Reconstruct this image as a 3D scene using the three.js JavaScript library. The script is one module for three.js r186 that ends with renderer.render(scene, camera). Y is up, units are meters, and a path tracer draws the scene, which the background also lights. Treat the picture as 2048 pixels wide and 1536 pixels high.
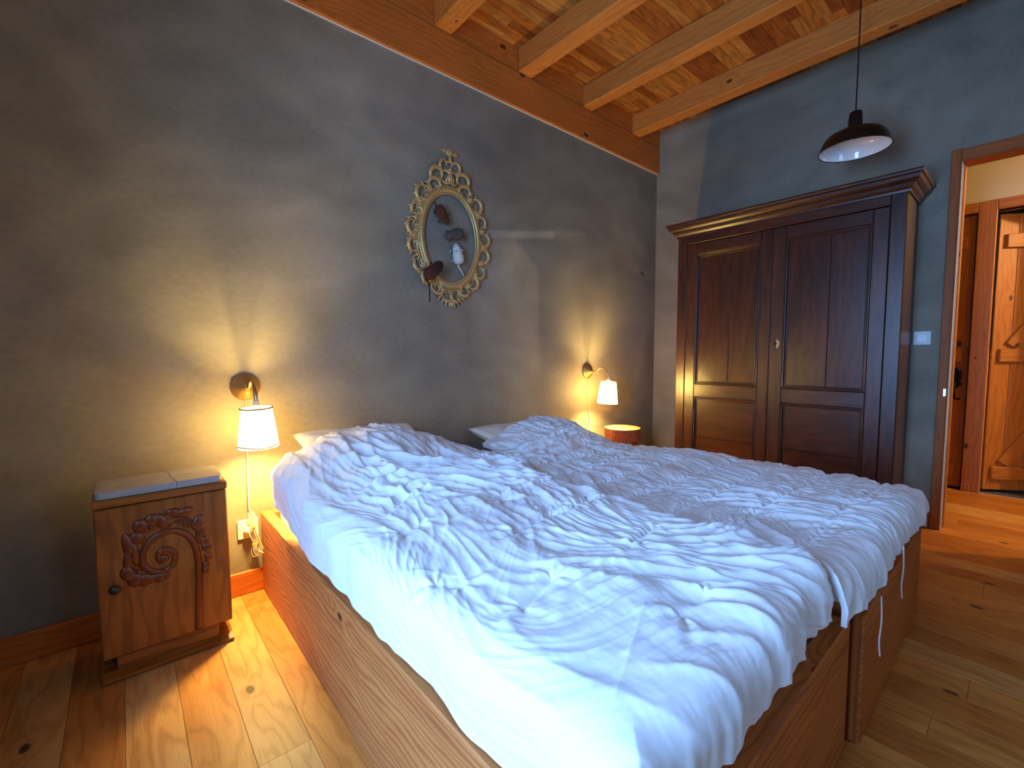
import * as THREE from 'three';
import { mergeGeometries, mergeVertices } from 'three/addons/utils/BufferGeometryUtils.js';
import { RectAreaLightUniformsLib } from 'three/addons/lights/RectAreaLightUniformsLib.js';

// ---------------------------------------------------------------- camera, light, exposure
const scene = new THREE.Scene();
const renderer = new THREE.WebGLRenderer({ antialias: true });
renderer.toneMapping = THREE.LinearToneMapping;
renderer.toneMappingExposure = 1.75;
renderer.shadowMap.enabled = true;
RectAreaLightUniformsLib.init();

const FOCAL = 899.73;                                   // pixels in a frame of 2048 x 1536
const camera = new THREE.PerspectiveCamera(2 * Math.atan(768 / FOCAL) * 180 / Math.PI, 4 / 3, 0.02, 60);
{
  const yaw = 40.89 * Math.PI / 180, pitch = -3.923 * Math.PI / 180, roll = -0.193 * Math.PI / 180;
  camera.position.set(0, 1.08, 2.2817);
  const f = new THREE.Vector3(Math.sin(yaw) * Math.cos(pitch), Math.sin(pitch), -Math.cos(yaw) * Math.cos(pitch));
  const r = new THREE.Vector3(Math.cos(yaw), 0, Math.sin(yaw)), u = new THREE.Vector3().crossVectors(r, f);
  camera.up.copy(u.multiplyScalar(Math.cos(roll)).addScaledVector(r, -Math.sin(roll)));
  camera.lookAt(camera.position.clone().add(f));
}
// daylight: a bluish sky outside, which comes slanting down through the window in the thick wall beside the camera
scene.background = new THREE.Color().setRGB(0.8, 1.6, 2.9);
const WIN = { z0: 1.36, z1: 2.22, y0: 0.30, y1: 2.12, out: -1.12 };
const daylight = new THREE.RectAreaLight(new THREE.Color().setRGB(0.25, 0.5, 1.0), 16.5, WIN.z1 - WIN.z0 - 0.16, WIN.y1 - WIN.y0 - 0.3);
daylight.name = 'daylight';
daylight.position.set(WIN.out + 0.21, (WIN.y0 + WIN.y1) / 2, (WIN.z0 + WIN.z1) / 2);
daylight.lookAt(WIN.out + 2.21, (WIN.y0 + WIN.y1) / 2 - 0.5, (WIN.z0 + WIN.z1) / 2);
scene.add(daylight);
// fill light added behind the camera, with an unseen window made up around it
const WIN2 = { x0: 0.9, x1: 1.9, y0: 0.95, y1: 2.15 };
const daylight2 = new THREE.RectAreaLight(new THREE.Color().setRGB(0.78, 0.86, 1.0), 1.0, WIN2.x1 - WIN2.x0 - 0.14, WIN2.y1 - WIN2.y0 - 0.14);
daylight2.name = 'fill_light';
daylight2.position.set((WIN2.x0 + WIN2.x1) / 2, (WIN2.y0 + WIN2.y1) / 2, 4.16);
daylight2.lookAt((WIN2.x0 + WIN2.x1) / 2, (WIN2.y0 + WIN2.y1) / 2, 0);
scene.add(daylight2);
const LAMP_COLOR = new THREE.Color().setRGB(1.0, 0.72, 0.23);
const LAMP_POWER = 3.4, HALL_POWER = 6.5;

// ---------------------------------------------------------------- helpers
const V2 = (x, y) => new THREE.Vector2(x, y), V3 = (x, y, z) => new THREE.Vector3(x, y, z);
const clamp = (v, a, b) => Math.min(b, Math.max(a, v)), lerp = (a, b, t) => a + (b - a) * t;
const smooth = (a, b, v) => { const t = clamp((v - a) / (b - a), 0, 1); return t * t * (3 - 2 * t); };
function random(seed) { let a = seed >>> 0; return () => { a = (a + 0x6D2B79F5) | 0; let t = Math.imul(a ^ (a >>> 15), 1 | a); t = (t + Math.imul(t ^ (t >>> 7), 61 | t)) ^ t; return ((t ^ (t >>> 14)) >>> 0) / 4294967296; }; }
function hash(x, y, s) { let h = (Math.imul(x, 374761393) + Math.imul(y, 668265263) + Math.imul(s, 2147483647 ^ 0x5bd1e995)) | 0; h = Math.imul(h ^ (h >>> 13), 1274126177); h ^= h >>> 16; return (h >>> 0) / 4294967296; }
// gradient noise in two dimensions; px and py repeat it
const GRAD_X = new Float32Array(4096), GRAD_Y = new Float32Array(4096);
for (let i = 0; i < 4096; i++) { const a = hash(i, 17, 3) * 6.2831853; GRAD_X[i] = Math.cos(a); GRAD_Y[i] = Math.sin(a); }
function cell(i, j, s) { let h = (Math.imul(i, 374761393) + Math.imul(j, 668265263) + Math.imul(s, 1103515245)) | 0; h = Math.imul(h ^ (h >>> 13), 1274126177); return (h ^ (h >>> 16)) & 4095; }
function noise(x, y, s = 0, px = 0, py = 0) {
  let x0 = Math.floor(x), y0 = Math.floor(y), x1 = x0 + 1, y1 = y0 + 1; const fx = x - x0, fy = y - y0;
  if (px) { x0 = ((x0 % px) + px) % px; x1 = x0 + 1 === px ? 0 : x0 + 1; }
  if (py) { y0 = ((y0 % py) + py) % py; y1 = y0 + 1 === py ? 0 : y0 + 1; }
  const a = cell(x0, y0, s), b = cell(x1, y0, s), c = cell(x0, y1, s), d = cell(x1, y1, s);
  const u = fx * fx * fx * (fx * (fx * 6 - 15) + 10), v = fy * fy * fy * (fy * (fy * 6 - 15) + 10);
  const p = GRAD_X[a] * fx + GRAD_Y[a] * fy, q = GRAD_X[b] * (fx - 1) + GRAD_Y[b] * fy, r = GRAD_X[c] * fx + GRAD_Y[c] * (fy - 1), t = GRAD_X[d] * (fx - 1) + GRAD_Y[d] * (fy - 1);
  const m = p + (q - p) * u, n = r + (t - r) * u;
  return (m + (n - m) * v) * 1.5;
}
function fbm(x, y, s, n, px = 0, py = 0) { let a = 0, k = 1, w = 0; for (let i = 0; i < n; i++) { a += noise(x * (1 << i), y * (1 << i), s + i, px << i, py << i) * k; w += k; k *= 0.5; } return a / w; }

const taken = {};
function numbered(name) { const n = taken[name] = (taken[name] ?? -1) + 1; return n ? `${name}_${String(n).padStart(3, '0')}` : name; }
function tag(o, label, category, group, kind) {
  o.userData = { label, category };
  if (group) o.userData.group = group;
  if (kind) o.userData.kind = kind;
  return o;
}
function thing(name, label, category, [x, y, z] = [0, 0, 0], turn = 0, group) {
  const o = new THREE.Group(); o.name = numbered(name); scene.add(o);
  o.position.set(x, y, z); o.rotation.y = turn;
  return tag(o, label, category, group);
}
function part(name, geometry, material, parent, label) {
  const m = new THREE.Mesh(Array.isArray(geometry) ? mergeGeometries(geometry.map((g) => plain(g))) : geometry, material);
  m.name = parent ? name : numbered(name); m.castShadow = m.receiveShadow = true;
  if (label) m.userData.label = label;
  (parent ?? scene).add(m);
  return m;
}
function plain(g) { const p = g.index ? g.toNonIndexed() : g; for (const k of Object.keys(p.attributes)) if (!['position', 'normal', 'uv'].includes(k)) p.deleteAttribute(k); return p; }
function structure(name, label, category) { const o = new THREE.Group(); o.name = name; scene.add(o); return tag(o, label, category, null, 'structure'); }

// uv in metres: u along the grain, v across it
function grainUV(g, grain = 0, ou = 0, ov = 0) {
  const p = g.attributes.position, n = g.attributes.normal, uv = new Float32Array(p.count * 2);
  for (let i = 0; i < p.count; i++) {
    const a = [p.getX(i), p.getY(i), p.getZ(i)], m = [Math.abs(n.getX(i)), Math.abs(n.getY(i)), Math.abs(n.getZ(i))];
    const k = m[0] > m[1] && m[0] > m[2] ? 0 : m[1] > m[2] ? 1 : 2;
    let u, v;
    if (k === grain) { u = a[(k + 1) % 3] * 0.25; v = a[(k + 2) % 3]; } else { u = a[grain]; v = a[3 - k - grain]; }
    uv[2 * i] = u + ou; uv[2 * i + 1] = v + ov;
  }
  g.setAttribute('uv', new THREE.BufferAttribute(uv, 2));
  return g;
}
// a box with chamfered edges, 44 triangles
function chamferBox(sx, sy, sz, b, x = 0, y = 0, z = 0, grain = 0, ou = 0, ov = 0) {
  const h = [sx / 2, sy / 2, sz / 2], pos = [], nor = []; b = Math.min(b, h[0] * 0.9, h[1] * 0.9, h[2] * 0.9);
  const P = (ax, s) => s.map((q, i) => q * (i === ax ? h[i] : h[i] - b));
  const poly = (pts, n) => {
    const l = Math.hypot(...n); n = n.map((q) => q / l);
    const e = (a, c) => a.map((q, i) => q - c[i]), u = e(pts[1], pts[0]), w = e(pts[2], pts[0]);
    const cr = [u[1] * w[2] - u[2] * w[1], u[2] * w[0] - u[0] * w[2], u[0] * w[1] - u[1] * w[0]];
    if (cr[0] * n[0] + cr[1] * n[1] + cr[2] * n[2] < 0) pts = pts.slice().reverse();
    for (let k = 1; k < pts.length - 1; k++) for (const q of [pts[0], pts[k], pts[k + 1]]) { pos.push(q[0] + x, q[1] + y, q[2] + z); nor.push(...n); }
  };
  for (let a = 0; a < 3; a++) for (const s of [-1, 1]) {
    const c = (a + 1) % 3, d = (a + 2) % 3, q = (i, j) => { const v = [0, 0, 0]; v[a] = s; v[c] = i; v[d] = j; return P(a, v); }, n = [0, 0, 0]; n[a] = s;
    poly([q(-1, -1), q(1, -1), q(1, 1), q(-1, 1)], n);
    for (const t of [-1, 1]) { const m = [0, 0, 0]; m[a] = s; m[c] = t; const w = (ax, j) => { const v = [0, 0, 0]; v[a] = s; v[c] = t; v[d] = j; return P(ax, v); }; poly([w(a, -1), w(c, -1), w(c, 1), w(a, 1)], m); }
  }
  for (const i of [-1, 1]) for (const j of [-1, 1]) for (const k of [-1, 1]) poly([P(0, [i, j, k]), P(1, [i, j, k]), P(2, [i, j, k])], [i, j, k]);
  const g = new THREE.BufferGeometry();
  g.setAttribute('position', new THREE.Float32BufferAttribute(pos, 3)); g.setAttribute('normal', new THREE.Float32BufferAttribute(nor, 3));
  return grainUV(g, grain, ou, ov);
}
const span = (x0, x1, y0, y1, z0, z1, b = 0.002, grain = 0, ou = 0, ov = 0) => chamferBox(x1 - x0, y1 - y0, z1 - z0, b, (x0 + x1) / 2, (y0 + y1) / 2, (z0 + z1) / 2, grain, ou, ov);
// a tube with a radius that changes along it; flat squeezes it along z
function taperTube(points, radius, sides = 8, steps = 0, flat = 1, closed = false) {
  const c = new THREE.CatmullRomCurve3(points, closed, 'centripetal'), n = steps || points.length * 6, fr = c.computeFrenetFrames(n, closed), pos = [], nor = [], uv = [], idx = [];
  for (let i = 0; i <= n; i++) {
    const t = i / n, p = c.getPointAt(t), r = typeof radius === 'function' ? radius(t) : radius;
    for (let k = 0; k <= sides; k++) {
      const a = k / sides * Math.PI * 2, d = fr.normals[i % (n + 1)].clone().multiplyScalar(Math.cos(a)).addScaledVector(fr.binormals[i % (n + 1)], Math.sin(a));
      pos.push(p.x + d.x * r, p.y + d.y * r, p.z + d.z * r * flat); nor.push(d.x, d.y, d.z); uv.push(t * c.getLength(), k / sides * 6.28 * r);
    }
  }
  for (let i = 0; i < n; i++) for (let k = 0; k < sides; k++) { const a = i * (sides + 1) + k, b = a + sides + 1; idx.push(a, a + 1, b, b, a + 1, b + 1); }
  if (!closed) for (const e of [0, n]) {                                     // round off the ends
    const p = c.getPointAt(e / n), o = pos.length / 3; pos.push(p.x, p.y, p.z); const tg = fr.tangents[e]; nor.push(...(e ? tg.toArray() : tg.clone().negate().toArray())); uv.push(0, 0);
    for (let k = 0; k < sides; k++) { const a = e * (sides + 1) + k; e ? idx.push(a, a + 1, o) : idx.push(a, o, a + 1); }
  }
  const g = new THREE.BufferGeometry();
  g.setAttribute('position', new THREE.Float32BufferAttribute(pos, 3)); g.setAttribute('normal', new THREE.Float32BufferAttribute(nor, 3)); g.setAttribute('uv', new THREE.Float32BufferAttribute(uv, 2)); g.setIndex(idx);
  if (flat !== 1) g.computeVertexNormals();
  return g;
}
function lathe(profile, seg = 40, axis = 'y') { const g = new THREE.LatheGeometry(profile.map(([r, y]) => V2(r, y)), seg); if (axis === 'z') g.rotateX(Math.PI / 2); return g; }
function blob(rx, ry, rz, x = 0, y = 0, z = 0, turn = 0, w = 14, h = 10) { const g = new THREE.SphereGeometry(1, w, h); g.scale(rx, ry, rz); if (turn) g.rotateZ(turn); g.translate(x, y, z); return g; }

// ---------------------------------------------------------------- textures
function texture(w, h, pixel, srgb = true) {
  const d = new Uint8Array(w * h * 4);
  for (let j = 0; j < h; j++) for (let i = 0; i < w; i++) { const c = pixel((i + 0.5) / w, (j + 0.5) / h), o = (j * w + i) * 4; for (let k = 0; k < 3; k++) d[o + k] = clamp(Math.round((c.length ? c[k] : c) * 255), 0, 255); d[o + 3] = 255; }
  const t = new THREE.DataTexture(d, w, h); t.magFilter = THREE.LinearFilter; t.minFilter = THREE.LinearMipmapLinearFilter; t.generateMipmaps = true; t.wrapS = t.wrapT = THREE.RepeatWrapping;
  if (srgb) t.colorSpace = THREE.SRGBColorSpace;
  t.needsUpdate = true; return t;
}
const rgb = (s) => [parseInt(s.slice(1, 3), 16) / 255, parseInt(s.slice(3, 5), 16) / 255, parseInt(s.slice(5, 7), 16) / 255];
const mixc = (a, b, t) => a.map((q, i) => q + (b[i] - q) * t);
// boards: early wood, late wood, rings across the width, how far they wander, fibre streaks, knots; the tile is L metres long and W wide
function woodTexture({ w = 1024, h = 512, L = 2, W = 0.5, light, dark, rings = 14, wander = 2.2, sharp = 2, fibre = 0.35, blotch = 0.25, knots = 0, seed = 1, pores = 0 }) {
  const A = rgb(light), B = rgb(dark), rnd = random(seed), K = [];
  for (let k = 0; k < knots; k++) K.push([rnd(), rnd(), 0.006 + 0.012 * rnd()]);
  const t = texture(w, h, (u, v) => {
    let s = v * rings + wander * fbm(u * 3, v * 3, seed, 3, 3, 3) + 0.35 * noise(u * 16, v * 24, seed + 9, 16, 24), knot = 0;
    for (const [ku, kv, r] of K) {
      let du = u - ku, dv = v - kv; du -= Math.round(du); dv -= Math.round(dv); du *= L; dv *= W;
      const d = Math.hypot(du * 0.55, dv) / r; s += 1.6 * Math.exp(-d * d * 0.12) * Math.sign(dv || 1); knot = Math.max(knot, 1 - smooth(0.55, 1.15, d));
    }
    const ring = Math.pow(0.5 + 0.5 * Math.sin(6.2831853 * s), sharp);
    const f = noise(u * 10, v * 220, seed + 20, 10, 220) * 0.6 + noise(u * 30, v * 420, seed + 21, 30, 420) * 0.4, b = fbm(u * 4, v * 5, seed + 30, 3, 4, 5);
    let m = clamp(0.42 * ring + 0.3 + fibre * f + blotch * b, 0, 1);
    if (pores) { const p = noise(u * 40, v * 300, seed + 40, 40, 300); if (p > 0.42) m = clamp(m + pores, 0, 1.2); }
    let c = mixc(A, B, m);
    if (knot > 0) c = mixc(c, B.map((q) => q * 0.32), knot * 0.85);
    return c;
  });
  t.repeat.set(1 / L, 1 / W); return t;
}
function wood(t, tint = 0xffffff, roughness = 0.55, bump = 0.0006, more = {}) { return new THREE.MeshPhysicalMaterial({ map: t, color: tint, roughness, bumpMap: t, bumpScale: bump, ...more }); }
const flat = (color, roughness = 0.6, metalness = 0, more = {}) => new THREE.MeshPhysicalMaterial({ color, roughness, metalness, ...more });

const oakT = woodTexture({ light: '#d29b58', dark: '#a46c32', rings: 7, wander: 3.2, sharp: 3, fibre: 0.35, blotch: 0.5, knots: 3, seed: 11, pores: 0.12, W: 0.5 });
const ceilT = woodTexture({ light: '#cb8a3e', dark: '#8a541c', rings: 8, wander: 2.4, sharp: 2, fibre: 0.4, blotch: 0.5, knots: 2, seed: 23 });
const pineT = woodTexture({ light: '#d68a3c', dark: '#b0641f', rings: 16, wander: 2.0, sharp: 3, fibre: 0.18, blotch: 0.25, knots: 4, seed: 37 });
const larchT = woodTexture({ light: '#d88a48', dark: '#904820', rings: 26, wander: 2.6, sharp: 2.5, fibre: 0.2, blotch: 0.25, knots: 2, seed: 41 });
const walnutT = woodTexture({ light: '#a65e1a', dark: '#6a360c', rings: 9, wander: 1.6, sharp: 2, fibre: 0.4, blotch: 0.4, seed: 53 });
const darkT = woodTexture({ light: '#5a301c', dark: '#30170c', rings: 8, wander: 1.8, sharp: 2, fibre: 0.45, blotch: 0.5, seed: 67, pores: 0.15 });
const M = {
  floor: ['#ffffff', '#f3dcc0', '#ffe9cc', '#e6c6a0'].map((c) => wood(oakT, c, 0.42, 0.0004)),
  ceil: ['#ffffff', '#dcbc94', '#fff2d8', '#cfa87c', '#f0d0a0'].map((c) => wood(ceilT, c, 0.6, 0.0004)),
  rafter: wood(pineT, '#ffffff', 0.6, 0.0006), beam: wood(pineT, '#ffe4c4', 0.6, 0.0006), base: wood(pineT, '#f4d0a6', 0.5, 0.0004),
  larch: wood(larchT, '#ffffff', 0.62, 0.0014), larchFoot: wood(larchT, '#f6dfa4', 0.62, 0.0014), stand: wood(walnutT, '#ffffff', 0.38, 0.0004),
  ward: wood(darkT, '#d8ccc4', 0.34, 0.0006), wardPanel: wood(darkT, '#d8ccc4', 0.3, 0.0008),
  door: wood(pineT, '#e0d6bc', 0.55, 0.0005), jamb: wood(pineT, '#cfb27c', 0.6, 0.0006),
  cotton: flat(0xe9e9ec, 0.85, 0, { sheen: 0.25, sheenRoughness: 0.6, sheenColor: new THREE.Color(1, 1, 1) }), sheet: flat(0xf1ede4, 0.85), pillow: flat(0xece7dc, 0.85),
  black: flat(0x0c0c0d, 0.32), cable: flat(0x101010, 0.5), enamel: flat(0xdfe3e6, 0.12, 0, { clearcoat: 0.6, clearcoatRoughness: 0.06 }),
  bronze: flat(0xb8935c, 0.42, 0.85), brass: flat(0xcfb98a, 0.35, 0.9), iron: flat(0x151314, 0.45, 0.6), steel: flat(0xb9bcc0, 0.3, 0.95),
  lit_edge: flat(0xeeeadf, 0.5), plastic: flat(0xe9e5da, 0.35), cream: flat(0xe8dfc6, 0.5), tie: flat(0xd8a818, 0.5), dark: flat(0x07070a, 0.9),
};
// ---------------------------------------------------------------- the room
const XL = -0.55, XR = 3.704, ZB = 0, ZF = 4.1, CEIL = 3.037, HALL_X = 4.93, HALL_C = 2.62, WALL = 0.11;
const DOOR = { z0: 1.96, z1: 2.76, y: 2.17 };
function plaster(seed, tint, marks) {
  const rnd = random(seed), arcs = [];
  for (let k = 0; k < 46; k++) arcs.push([rnd(), rnd(), 0.05 + 0.16 * rnd(), rnd() * 6.28, 0.5 + rnd() * 1.2, 0.006 + 0.02 * rnd(), (rnd() - 0.42) * 0.09]);
  const base = rgb(tint);
  return texture(1024, 1024, (u, v) => {
    const wx = u + 0.09 * fbm(u * 3, v * 3, seed + 1, 2), wy = v + 0.09 * fbm(u * 3 + 7, v * 3, seed + 2, 2);
    let m = 1 + 0.20 * fbm(wx * 4, wy * 4, seed + 3, 4) + 0.07 * noise(wx * 22, wy * 22, seed + 4) + 0.035 * noise(u * 160, v * 160, seed + 5);
    for (const [cu, cv, r, a0, da, w, k] of arcs) {
      const du = u - cu, dv = v - cv, d = Math.hypot(du, dv); if (Math.abs(d - r) > w * 2) continue;
      let a = Math.atan2(dv, du) - a0; a -= Math.floor(a / 6.2831853) * 6.2831853; if (a > da) continue;
      m += k * Math.exp(-(((d - r) / w) ** 2)) * Math.sin(a / da * Math.PI);
    }
    if (marks) m += marks(u, v);
    const warm = 0.03 * fbm(wx * 5 + 3, wy * 5, seed + 8, 2);
    return [base[0] * m * (1 + warm), base[1] * m, base[2] * m * (1 - warm)];
  });
}
function sheetUV(g, ux, uy, x0, y0, w, h) {               // uv 0..1 over one face of a wall
  const p = g.attributes.position, uv = new Float32Array(p.count * 2);
  for (let i = 0; i < p.count; i++) { const a = [p.getX(i), p.getY(i), p.getZ(i)]; uv[2 * i] = (a[ux] - x0) / w; uv[2 * i + 1] = (a[uy] - y0) / h; }
  g.setAttribute('uv', new THREE.BufferAttribute(uv, 2)); return g;
}
const wallBump = texture(512, 512, (u, v) => 0.5 + 0.35 * fbm(u * 10, v * 10, 5, 3, 10, 10) + 0.12 * noise(u * 60, v * 60, 6, 60, 60), false);
wallBump.repeat.set(3, 3);
// a paler strip, and a paler panel to one side of it
const paleMarks = (u, v) => { const x = XL + u * (XR - XL), y = v * 3.1, e = 0.012 * noise(x * 9, y * 9, 77); const strip = smooth(1.66, 1.72, x + e) * (1 - smooth(2.37, 2.39, x + e)), low = lerp(1.79, 1.895, (x - 1.66) / 0.73), up = lerp(1.835, 1.952, (x - 1.66) / 0.73); return 0.16 * strip * smooth(low - 0.01, low + 0.01, y) * (1 - smooth(up - 0.012, up + 0.006, y)) + 0.05 * smooth(1.645, 1.66, x) * (1 - smooth(1.95, 2.3, x + e)) * smooth(0.8, 1.2, y) * (1 - smooth(1.78, 1.8, y)); };
const wallMat = (t) => new THREE.MeshPhysicalMaterial({ map: t, roughness: 0.62, bumpMap: wallBump, bumpScale: 0.0016, specularIntensity: 0.5 });
const backMat = wallMat(plaster(101, '#8d8270', paleMarks)), rightMat = wallMat(plaster(131, '#8a8170')), hallMat = flat(0xc9b89c, 0.8), outMat = hallMat;
function wall(name, boxes, mat, label, ux, x0, w) { const g = mergeGeometries(boxes.map((b) => sheetUV(span(...b, 0.0005), ux, 1, x0, 0, w, 3.1))); return tag(part(name, g, mat), label, 'wall', null, 'structure'); }
wall('wall_back', [[XL - 0.6, HALL_X + 0.1, -0.2, 3.1, -0.2, 0]], backMat, 'grey trowelled plaster wall behind the bed heads', 0, XL, XR - XL);
wall('wall_right', [[XR, XR + WALL, 0, 3.1, 0, DOOR.z0], [XR, XR + WALL, 0, 3.1, DOOR.z1, ZF], [XR, XR + WALL, DOOR.y, 3.1, DOOR.z0, DOOR.z1]], rightMat, 'grey trowelled plaster wall behind the wardrobe with doorway', 2, 0, ZF);
wall('wall_left', [[XL - 0.6, XL, 0, 3.1, 0, WIN.z0], [XL - 0.6, XL, 0, 3.1, WIN.z1, ZF], [XL - 0.6, XL, 0, WIN.y0, WIN.z0, WIN.z1], [XL - 0.6, XL, WIN.y1, 3.1, WIN.z0, WIN.z1]], rightMat, 'thick grey plaster wall with deep window opening', 2, 0, ZF);
wall('wall_front', [[XL - 0.6, WIN2.x0, -0.2, 3.1, ZF, ZF + 0.2], [WIN2.x1, HALL_X + 1.7, -0.2, 3.1, ZF, ZF + 0.2], [WIN2.x0, WIN2.x1, -0.2, WIN2.y0, ZF, ZF + 0.2], [WIN2.x0, WIN2.x1, WIN2.y1, 3.1, ZF, ZF + 0.2]], rightMat, 'grey plaster wall opposite the bed heads', 0, XL, XR - XL);
const HD = { z0: 2.065, z1: 2.82, y: 2.12, a0: 1.15, a1: 1.965 };
{
  const g = [[HALL_X, HALL_X + 0.1, 0, 3.1, 0, HD.a0], [HALL_X, HALL_X + 0.1, 0, 3.1, HD.z1, ZF], [HALL_X, HALL_X + 0.1, HD.y, 3.1, HD.a0, HD.z1], [HALL_X, HALL_X + 0.1, 0, HD.y, HD.a1, HD.z0]].map((b) => span(...b, 0.0005));
  tag(part('wall_hall', mergeGeometries(g), hallMat), 'pale plaster hallway wall above the boarded doors', 'wall', null, 'structure');
  tag(part('ceiling_hall', span(XR + WALL, HALL_X, HALL_C, HALL_C + 0.1, 0, ZF, 0.0005), hallMat), 'pale plaster hallway ceiling', 'ceiling', null, 'structure');
  const dark = [[HALL_X + 0.1, HALL_X + 1.7, 2.3, 2.4, 0, ZF], [HALL_X + 1.6, HALL_X + 1.7, 0, 2.4, 0, ZF], [HALL_X + 0.1, HALL_X + 1.7, 0, 2.4, -0.1, 0]].map((b) => span(...b, 0.0005));
  tag(part('wall_storeroom', mergeGeometries(dark), outMat), 'walls of the dark room beyond the hallway door', 'wall', null, 'structure');
}
// floor: every board its own piece on a screed
{
  const f = structure('floor', 'oak board floor running through bedroom and hallway', 'floor');
  part('screed', span(XL - 0.6, HALL_X + 0.05, -0.2, -0.02, -0.2, ZF + 0.2, 0.001), M.dark, f);
  const rnd = random(7), PW = 0.1318;
  for (let x = XL - 0.02; x < HALL_X; x += PW) {
    const w = Math.min(PW, HALL_X - x) - 0.0007;
    let z = 0.0 - rnd() * 0.9;
    while (z < ZF) {
      const len = 0.75 + 1.1 * rnd(), a = Math.max(z, 0), b = Math.min(z + len, ZF);
      const y = -0.0012 * rnd();
      if (b - a > 0.03) part('plank', span(x + 0.0003, x + 0.0003 + w, -0.02, y, a, b - 0.0007, 0.0008, 2, rnd() * 2, rnd() * 0.5), M.floor[Math.floor(rnd() * 4)], f);
      z += len;
    }
  }
  const tile = flat(0x55565a, 0.4);
  const s = structure('floor_storeroom', 'dark tiled floor beyond the hallway door', 'floor');
  part('screed', span(HALL_X, HALL_X + 1.7, -0.2, -0.012, 0, ZF, 0.001), M.cream, s);
  for (let i = 0; i < 5; i++) for (let k = 0; k < 5; k++) part('tile', span(HALL_X + 0.06 + i * 0.33, HALL_X + 0.385 + i * 0.33, -0.012, -0.004, 1.55 + k * 0.33, 1.875 + k * 0.33, 0.001), tile, s);
}
// ceiling: short boards laid across the rafters, rafters, and two stacked wall beams
{
  const c = structure('ceiling', 'timber ceiling of short boards on pine rafters', 'ceiling');
  part('deck', span(XL - 0.6, XR + WALL, CEIL + 0.01, CEIL + 0.15, -0.2, ZF + 0.2, 0.001, 0), M.ceil[1], c);
  const rnd = random(19), W = 0.062;
  for (let z = 0.0; z < 2.55; z += W) {
    let x = 0.25 - rnd() * 0.4;
    while (x < XR) { const len = 0.34 + 0.5 * rnd(), a = Math.max(x, 0.25), b = Math.min(x + len, XR); if (b - a > 0.02) part('plank', span(a, b - 0.001, CEIL - 0.0015 * rnd(), CEIL + 0.01, z, z + W - 0.0014, 0.001, 0, rnd() * 2, rnd() * 0.5), M.ceil[Math.floor(rnd() * 5)], c); x += len; }
  }
  part('plank', span(XL, 0.25, CEIL, CEIL + 0.01, 0, ZF, 0.001, 2), M.ceil[0], c); part('plank', span(0.25, XR, CEIL, CEIL + 0.01, 2.55, ZF, 0.001, 0), M.ceil[4], c);
  for (const [x0, x1, k] of [[0.13, 0.24, 0.1], [0.765, 0.875, 0.35], [1.395, 1.507, 0.9], [2.023, 2.135, 0.2], [2.655, 2.757, 1.3], [3.281, 3.390, 0.67]]) part('rafter', span(x0, x1, 2.889, CEIL, 0.022, ZF, 0.004, 2, k, k * 1.7), M.rafter, c);
  part('wall_beam', span(XL, XR - 0.0005, 2.668, 2.888, 0.0005, 0.024, 0.003, 0, 0.3, 0.1), M.beam, c); part('wall_beam', span(XL, XR - 0.0005, 2.894, CEIL, 0.0005, 0.021, 0.003, 0, 1.1, 0.31), M.beam, c);
  part('caulk_line', span(XL, XR - 0.001, 2.664, 2.668, 0.0003, 0.012, 0.001), flat(0xcfc6ba, 0.8), c);
}
// skirting, door lining, window
tag(part('baseboard_back', span(XL, XR, 0, 0.104, 0.0005, 0.015, 0.003, 0), M.base), 'pine skirting board along the bed wall', 'skirting', null, 'structure');
tag(part('baseboard_right', [span(XR - 0.016, XR, 0, 0.085, 0.016, DOOR.z0 - 0.046, 0.003, 2), span(XR - 0.016, XR, 0, 0.085, DOOR.z1 + 0.046, ZF, 0.003, 2)], M.base), 'pine skirting board along the wardrobe wall', 'skirting', null, 'structure');
{
  const t = structure('trim_1', 'raw pine door lining of the bedroom doorway', 'door lining'), j = M.jamb;
  for (const [z0, z1] of [[DOOR.z0 - 0.042, DOOR.z0], [DOOR.z1, DOOR.z1 + 0.042]]) part('casing', span(XR - 0.014, XR - 0.0005, 0, DOOR.y + 0.07, z0, z1, 0.003, 1, z0), j, t);
  part('casing', span(XR - 0.012, XR - 0.0005, DOOR.y, DOOR.y + 0.066, DOOR.z0, DOOR.z1, 0.003, 2, 0.4), j, t);
  for (const s of [0, 1]) {                                 // stepped jambs: the rebate shows as a second edge
    const z = s ? DOOR.z1 : DOOR.z0, d = s ? -1 : 1;
    part('jamb', span(XR - 0.012, XR + WALL + 0.012, 0, DOOR.y, Math.min(z, z + d * 0.004), Math.max(z, z + d * 0.004), 0.001, 1, 0.2), j, t);
    for (const xx of [XR - 0.010, XR + 0.044]) part('lit_edge', span(xx, xx + 0.009, 0, DOOR.y - 0.004, Math.min(z + d * 0.004, z + d * 0.008), Math.max(z + d * 0.004, z + d * 0.008), 0.001, 1), M.lit_edge, t);  // pale strips: the hall light on the jamb edges, put into the colour
    part('stop', span(XR + 0.06, XR + WALL + 0.012, 0, DOOR.y - 0.004, Math.min(z + d * 0.004, z + d * 0.016), Math.max(z + d * 0.004, z + d * 0.016), 0.002, 1, 0.7), M.door, t);
  }
  part('jamb', span(XR - 0.012, XR + WALL + 0.012, DOOR.y - 0.004, DOOR.y, DOOR.z0 + 0.004, DOOR.z1 - 0.004, 0.001, 2), j, t);
  part('strike_plate', span(XR - 0.0165, XR - 0.0142, 0.815, 0.86, DOOR.z0 - 0.016, DOOR.z0 - 0.003, 0.0006), M.steel, t);
}
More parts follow.
